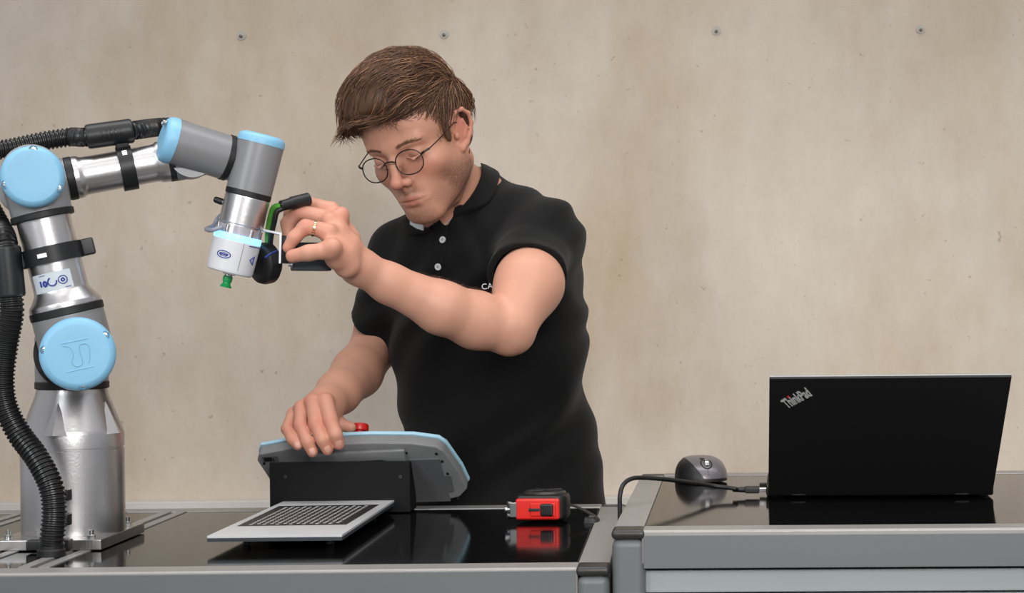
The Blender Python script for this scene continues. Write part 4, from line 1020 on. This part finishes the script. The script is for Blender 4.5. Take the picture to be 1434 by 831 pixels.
# buttons, placket
for px, py in ((620, 336), (613.5, 374)):
    c = hit(SFo, px, py); n_ = Vector(SFo.grad(np.array([c]))[0]); bm = newbm()
    lathe(bm, Vector(c) - n_ * .001, n_, [(0, .0052), (.0022, .0052), (.003, .0046), (.0030, .0036), (.0024, .003), (.0022, .0004)], 24); bt = obj('button', bm, mat('pearl_button', '#c9cdcf', .25, 0, .1, 300), shirt)
    bm = newbm()
    for a in (0, 90, 180, 270):
        x_, y_, z_ = frame(n_); rod(bm, Vector(c) + (x_ * cos(R(a)) + y_ * sin(R(a))) * .0013 + n_ * .0009, Vector(c) + (x_ * cos(R(a)) + y_ * sin(R(a))) * .0013 + n_ * .0016, .0006, 8)
    obj('button_thread', bm, M_rubber, bt)['kind'] = 'stuff'
def drape(pts2, off=.0015, n=8):
    out = []
    pp = catmull([Vector((a, b, 0)) for a, b in pts2], n)
    for v in pp:
        c = hit(SFo, v.x, v.y)
        if c is not None: out.append(Vector(c + SFo.grad(np.array([c]))[0] * off))
    return out
def ribbon(bm, A_, B_, th=.0012):
    n = min(len(A_), len(B_)); r = []
    for i in range(n):
        a, b = A_[i], B_[i]; t = (A_[min(i + 1, n - 1)] - A_[max(i - 1, 0)]); nn_ = t.cross(b - a).normalized() * th
        m_ = (a + b) / 2
        r.append([bm.verts.new(v) for v in (a + nn_, m_ + nn_ * 2.2, b + nn_, b - nn_, m_ - nn_ * .2, a - nn_)])
    for p, q in zip(r, r[1:]):
        for k in range(6): bm.faces.new((p[k], p[(k + 1) % 6], q[(k + 1) % 6], q[k]))
    bm.faces.new(r[0]); bm.faces.new(r[-1][::-1])
try:
    for line in ([(626, 322), (624, 345), (618, 372), (614, 392)], [(610, 322), (607, 345), (603, 372)]):
        bm = newbm(); tube(bm, drape(line, .0004), .0009, 6); obj('placket_seam', bm, M_shirt, shirt)
except Exception as e: print('placket', e)
# collar: inner edge lies on the neck, outer edge falls over the shirt
NF = Field(); NF.cone(H(0, 8, -30), NB2, .049, .047, .025); NF.cone(NB2, NB, .047, .051, .02); NF.cone(H(0, -14, -78), A3(622, 300, 935), .018, .018, .03); hcone(NF, (50, 8, -50), (22, -8, -98), 8, 6, 18); torso(NF, 0)
def onf(Fd, px, py, off):
    for dx in (0, -2, 2, -4, 4, -7, 7, -10, -14, -18):
        h_ = hit(Fd, px + dx, py)
        if h_ is not None: break
    if h_ is None: return None
    return Vector(h_ + Fd.grad(np.array([h_]))[0] * off)
def dense(pts2, n=6): return [(v.x, v.y) for v in catmull([Vector((a, b, 0)) for a, b in pts2], n)]
def flap(inner, outer, name='collar'):
    I = [onf(NF, x, y, .0065) for x, y in dense(inner)]; O = [onf(S, x, y, .0085) for x, y in dense(outer)]
    rows = []
    for a, b in zip(I, O):
        if a is None or b is None: continue
        v = Vector((0, 0, CAMZ)) - (a + b) / 2; v.normalize(); m1 = a.lerp(b, .25) + v * .005; m2 = a.lerp(b, .6) + v * .0055; m3 = a.lerp(b, .85) + v * .003
        rows.append([a, m1, m2, m3, b + v * .0005])
    for _ in range(2): rows = [rows[0]] + [[(rows[i - 1][k] + rows[i][k] * 2 + rows[i + 1][k]) / 4 for k in range(5)] for i in range(1, len(rows) - 1)] + [rows[-1]]
    bm = newbm(); G_ = [[bm.verts.new(p) for p in r] for r in rows]
    for r0, r1 in zip(G_, G_[1:]):
        for k in range(4): bm.faces.new((r0[k], r0[k + 1], r1[k + 1], r1[k]))
    o = obj(name, bm, M_shirt, shirt, ang=80); md = o.modifiers.new('t', 'SOLIDIFY'); md.thickness = .0022; md.offset = 0; md2 = o.modifiers.new('s', 'SUBSURF'); md2.levels = 1; md2.render_levels = 2; return o
flap([(654, 226), (669, 233), (667, 252), (654, 276), (634, 298)], [(676, 222), (695, 238), (699, 260), (686, 291), (642, 310)])
flap([(606, 317), (595, 318), (585, 313), (581, 304)], [(609, 326), (594, 331), (576, 330), (568, 312)])
M_lab2 = mat('white_neck_label', '#c8cdd2', .6)
def fr2(F_, L_, off): return [onf(F_, x, y, off) for x, y in L_]
bm = newbm(); ribbon(bm, fr2(NF, [(583, 307), (592, 309), (601, 313)], .011), fr2(NF, [(583, 317), (592, 321), (601, 322)], .011), .0006); obj('neck_label', bm, M_lab2, shirt)
bm = newbm(); ribbon(bm, fr2(NF, [(642, 296), (633, 304), (623, 313)], .004), fr2(NF, [(641, 297.5), (632, 306), (623, 314.5)], .004), .0004); obj('neck_tape', bm, M_lab2, shirt)
try:
    c = hit(SFo, 686, 400); n_ = Vector(SFo.grad(np.array([c]))[0]); x_ = Vector((.93, -.1, .05)); x_ = (x_ - n_ * x_.dot(n_)).normalized(); y_ = n_.cross(x_)
    text_obj('printed_text', 'CAR', Vector(c) + n_ * .0035, x_, y_, .012, M_white, shirt, .0006, 1.0)
except Exception as e: print('text', e)
# trousers, belt line below the bench
T = Field(); HIP = A3(704, 790, 880)
for s in (-1, 1):
    hx = HIP + np.array((s * .085, .0, -.06)); T.cone(hx, (hx[0] + s * .01, hx[1] + .01, .50), .088, .062, .02); T.cone((hx[0] + s * .01, hx[1] + .01, .50), (hx[0] + s * .015, hx[1] + .04, .09), .062, .050, .02)
T.ell(HIP + np.array((0, .005, .0)), (.172, .128, .11), None, .04)
V, Q = polygonise(T, .008); tr = np_mesh('trousers', V, Q, person, mat('dark_denim', '#15171c', .8, 0, .1, 200))
for s in (-1, 1):
    T = Field(); hx = HIP + np.array((s * .10, .02, 0)); T.cone((hx[0], hx[1] + .05, .05), (hx[0] - .0, hx[1] - .10, .04), .042, .038, .02); T.plane((0, 0, .004), (0, 0, -1), (hx[0] - .1, hx[1] - .2, -.05), (hx[0] + .1, hx[1] + .2, .01), .001)
    V, Q = polygonise(T, .006); np_mesh('shoe', V, Q, person, M_rubber)

# ---------------------------------------------------------------- hair
HF = Field()
hell(HF, (0, 7, 40), (74, 88, 83), 0)
hell(HF, (-4, -18, 84), (62, 74, 46), 24)
hell(HF, (-10, -62, 78), (50, 34, 30), 20)
hell(HF, (-22, -82, 58), (34, 20, 20), 16)
hell(HF, (0, 46, 22), (62, 50, 60), 20)
lo_, hi_ = HO - .25, HO + .25
nrm_ = np.array((0, -.54, -.84)) @ HB
HF.plane(H(0, -78, 60), nrm_, lo_, hi_, 8 * HS)
for s in (-1, 1):
    hell(HF, (s * 65, -27, 8), (4, 8, 20), 6); 
    hell(HF, (s * 76, 3, 1), (19, 21, 32), 4, -1)
hell(HF, (0, 52, -24), (52, 30, 30), 14)
V, Q = polygonise(HF, .0025, lambda p, d: d + .0022 * vnoise(toH(p), .11, 4) )
hcol = np.array(srgb('#573a28')); M_hair = tint_mat('brown_hair', .55, .2, 200, var=.15, spec=.5)
hair = np_mesh('hair', V, Q, person, M_hair, np.tile(hcol, (len(V), 1)))
rng = np.random.RandomState(5)
def strands(N, rootf, flow, steps, seglen, r0, off, colf, name, label=None, free=None, parent=None, F=None):
    p = rootf(N); N = len(p); path = [p.copy()]; vel = None; F = F or HF
    rn = rng.normal(size=(N, 3)) * .20; cl = rng.uniform(0, 1, N)
    for i in range(steps):
        g = F.grad(p) ; h = toH(p); d = flow(h, i / steps) + rn + .22 * np.stack([vnoise(h, .07, 21), vnoise(h, .07, 22), vnoise(h, .07, 23)], 1)
        d = d @ HB; d -= g * (d * g).sum(1)[:, None] * .9; d /= np.maximum(np.linalg.norm(d, axis=1), 1e-6)[:, None]
        if vel is not None: d = d * .55 + vel * .45; d /= np.linalg.norm(d, axis=1)[:, None]
        vel = d; sl = seglen(cl); p = p + d * sl[:, None]
        e = F.ev(p) - off(cl, (i + 1) / steps); gg = F.grad(p); lim = np.clip(e, -.004, .004)
        k = np.ones(N) if free is None else free(toH(p), (i + 1) / steps)
        p = p - gg * (lim * k)[:, None]; path.append(p.copy())
    Pp = np.stack(path, 1); K = steps + 1                         # N,K,3
    tg = np.gradient(Pp, axis=1); tg /= np.maximum(np.linalg.norm(tg, axis=2), 1e-9)[..., None]
    rf = np.array((.3, .5, .8)); a = np.cross(tg, rf); a /= np.maximum(np.linalg.norm(a, axis=2), 1e-9)[..., None]; b = np.cross(tg, a)
    rad = r0 * (1 - np.linspace(0, 1, K) ** 2 * .85)[None, :, None] * (0.7 + .6 * cl)[:, None, None]
    Vs = np.stack([Pp + rad * (a * cos(t) + b * sin(t)) for t in (0, 2.094, 4.189)], 2)   # N,K,3,3
    idx = np.arange(N * K * 3).reshape(N, K, 3); q = []
    for j in range(3):
        j2 = (j + 1) % 3; q.append(np.stack([idx[:, :-1, j], idx[:, :-1, j2], idx[:, 1:, j2], idx[:, 1:, j]], -1).reshape(-1, 4))
    c = colf(cl, rng.uniform(0, 1, N)); c = np.repeat(c, K * 3, axis=0)
    o = np_mesh(name, Vs.reshape(-1, 3), np.concatenate(q), parent or hair, M_hair, c); o['kind'] = 'stuff'; return o
def surf_roots(test):
    def f(N):
        out = []; tot = 0
        while tot < N:
            u = rng.normal(size=(N * 3, 3)); u /= np.linalg.norm(u, axis=1)[:, None]; h = np.array((0, 10, 45)) + u * 70; p = HO + h * HS @ HB
            for _ in range(9): p = p - HF.grad(p) * HF.ev(p)[:, None] * .9
            ok = (np.abs(HF.ev(p)) < .002) & test(toH(p)); out.append(p[ok]); tot += ok.sum()
        return np.concatenate(out)[:N]
    return f
def top_flow(h, t):
    x, y, z = h.T; w = ss(z, 35, 80); n_ = .45 * vnoise(h, .05, 31)
    top = np.stack([-.72 + n_, -.75 - .25 * (y < 0) + 0 * x, .05 - .9 * ss(-y, 50, 95) + .5 * vnoise(h, .06, 33)], 1)
    sd = np.stack([0 * x, -.75 + 1.2 * ss(y, 10, 60) + n_, -1 + 0 * x], 1)
    return top * w[:, None] + sd * (1 - w)[:, None]
def hcolf(cl, r):
    a = np.array(srgb('#3e281c')); b = np.array(srgb('#855c42')); c = np.array(srgb('#b08460')); t = r[:, None]
    return np.where(t < .90, a + (b - a) * t ** 1.1, c)
strands(8500, surf_roots(lambda h: (h[:, 2] > 52) | ((h[:, 1] < -55) & (h[:, 2] > 34))), top_flow, 13, lambda c: .0030 + .0024 * c, .00048, lambda c, t: .0006 + .0062 * c * np.sin(np.minimum(t, 1) * 2.6) + .006 * np.maximum(c - .85, 0) / .15 * t, hcolf, 'long_strands', free=lambda h, t: np.where((h[:, 1] < -84) & (t > .5), .15, 1.0))
strands(3800, surf_roots(lambda h: h[:, 2] <= 66), top_flow, 7, lambda c: .0017 + .0012 * c, .00038, lambda c, t: .0004 + .0016 * c * t, hcolf, 'short_strands')
strands(3200, surf_roots(lambda h: (h[:, 1] < -15) & (h[:, 2] > 36)), top_flow, 8, lambda c: .0026 + .0014 * c, .00045, lambda c, t: .0004 + .0030 * c * t, hcolf, 'front_strands')
# fringe locks falling over the forehead
def fr_roots(N):
    x = rng.uniform(-52, 10, N); y = -72 - rng.uniform(0, 22, N) + .004 * x * x * .8; z = rng.uniform(60, 80, N)
    return HO + (np.stack([x, y, z], 1) * HS) @ HB
def fr_flow(h, t): return np.stack([-.55 + 0 * h[:, 0], -.55 + .75 * t + 0 * h[:, 0], -.15 - 1.1 * t + 0 * h[:, 0]], 1)
strands(1300, fr_roots, fr_flow, 13, lambda c: .0030 + .0016 * c, .00045, lambda c, t: .002 + .004 * c, hcolf, 'fringe_strands', free=lambda h, t: np.zeros(len(h)))
# eyebrows and lashes
for s in (-1, 1):
    def br_roots(N, s=s):
        t = rng.uniform(0, 1, N); x = s * (12 + 34 * t); z = 13 + 5.5 * np.sin(t * 2.2) - 4 * t + rng.uniform(-2.2, 2.2, N) * (1 - .5 * t); y = -88 + 17 * t ** 2
        p = HO + (np.stack([x, y, z], 1) * HS) @ HB
        for _ in range(6): p = p - B.grad(p) * B.ev(p)[:, None]
        return p
    strands(110, br_roots, lambda h, t, s=s: np.stack([s * 1.0 + 0 * h[:, 0], .3 + 0 * h[:, 0], .25 + 0 * h[:, 0]], 1), 4, lambda c: .0012 + .0008 * c, .00024, lambda c, t: .0006, lambda cl, r: np.tile(np.array(srgb('#6b4c36')), (len(cl), 1)), 'eyebrow', parent=person, F=B)
    bm = newbm(); pts = []
    for k in range(9):
        t = k / 8; q = H(s * (19.5 + 24 * t), -81 + 4.5 * t * t, -6.0 - 4.2 * math.sin(pi * t)); q = np.array([q])
        for _ in range(5): q = q - B.grad(q) * B.ev(q)[:, None]
        pts.append(Vector(q[0]))
    tube(bm, pts, lambda i: .0015 * (1 - abs(i - 4) / 6), 6); obj('eyelashes', bm, mat('lash_brown', '#3a2820', .6), person)
# arm hair along the forearm
def arm_roots(chain, N, upd, sd):
    r_ = np.random.RandomState(sd); N0 = N; N = N * 4
    i = r_.randint(0, len(chain) - 1, N); t = r_.uniform(0, 1, N)[:, None]; p = np.array(chain)[i] * (1 - t) + np.array(chain)[i + 1] * t
    d = r_.normal(size=(N, 3)) * .22 + np.array(upd); d /= np.linalg.norm(d, axis=1)[:, None]; p = p + d * .035
    for _ in range(8): p = p - B.grad(p) * B.ev(p)[:, None]
    p = p[(p[:, 0] > -.375) & (p[:, 0] < -.262) & (p[:, 2] > 1.205)]; return p[:N0]
strands(700, lambda N: arm_roots([FA[1], FA[2], FA[2] * .5 + FA[3] * .5], N, (0, .55, .85), 3), lambda h, t: np.tile(toH((HO + np.array((.45, 0.1, .25)))[None]) / 500, (len(h), 1)), 4, lambda c: .0011 + .0010 * c, .00012, lambda c, t: .0004 + .004 * t, lambda cl, r: np.tile(np.array(srgb('#5d4130')), (len(cl), 1)), 'forearm_hair', parent=person, F=B)

# ---------------------------------------------------------------- glasses
gl = M_frame = mat('dark_metal_frame', '#3a302c', .3, .7)
glass = bpy.data.materials.new('lens_glass'); glass.use_nodes = True; nt = glass.node_tree; nt.nodes.remove(nt.nodes['Principled BSDF'])
tr_ = nt.nodes.new('ShaderNodeBsdfTransparent'); tr_.inputs[0].default_value = (.97, .98, .98, 1); gs = nt.nodes.new('ShaderNodeBsdfGlossy'); gs.inputs['Roughness'].default_value = .03
fz = nt.nodes.new('ShaderNodeFresnel');  mx = nt.nodes.new('ShaderNodeMixShader')
mx.inputs[0].default_value = .06; nt.nodes.remove(fz); nt.links.new(tr_.outputs[0], mx.inputs[1]); nt.links.new(gs.outputs[0], mx.inputs[2]); nt.links.new(mx.outputs[0], nt.nodes['Material Output'].inputs[0])
def HV(x, y, z): return Vector(H(x, y, z))
bm = newbm(); glo = None
fr_pts = {}
for s in (-1, 1):
    c = (s * 31, -96, -9); ring = []
    for k in range(41):
        a = 2 * pi * k / 40; dx = 22.5 * math.copysign(abs(cos(a)) ** .9, cos(a)); dz = 18.5 * math.copysign(abs(sin(a)) ** .9, sin(a)) * (1.0 if sin(a) < 0 else .92)
        ring.append(HV(c[0] + dx, c[1] + .10 * abs(c[0] + dx - 0) ** 1.0 * .9 - 2 + .12 * (-dz) * -1, c[2] + dz))
    fr_pts[s] = ring; tube(bm, ring, .0009, 8)
tube(bm, catmull([HV(-11.5, -98.5, -5), HV(-5, -101, -1.5), HV(5, -101, -1.5), HV(11.5, -98.5, -5)], 5), .0011, 8)
for s in (-1, 1):
    tube(bm, catmull([HV(s * 53, -92, -3), HV(s * 58, -90, -1), HV(s * 64, -83, 0)], 5), .0017, 8)
    tube(bm, catmull([HV(s * 64, -83, 0), HV(s * 69, -50, 5), HV(s * 71, -20, 10), HV(s * 71, -4, 10), HV(s * 68, 10, -6)], 6), .0009, 8)
    tube(bm, [HV(s * 13, -96, -12), HV(s * 11, -91, -14)], .0006, 6)
gf = obj('glasses_frame', bm, M_frame, person)
for s in (-1, 1):
    ring = fr_pts[s]; cen = sum(ring[:-1], Vector()) / 40; bm = newbm(); cv = bm.verts.new(cen + Vector(fF) * .0012); vs = [bm.verts.new(v) for v in ring[:-1]]; ms_ = [bm.verts.new(cen.lerp(v, .6) + Vector(fF) * .0008) for v in ring[:-1]]
    for k in range(40): bm.faces.new((vs[k], vs[(k + 1) % 40], ms_[(k + 1) % 40], ms_[k])); bm.faces.new((ms_[k], ms_[(k + 1) % 40], cv))
    obj('lens', bm, glass, gf)
print('tris', sum(len(m.polygons) for m in bpy.data.meshes))
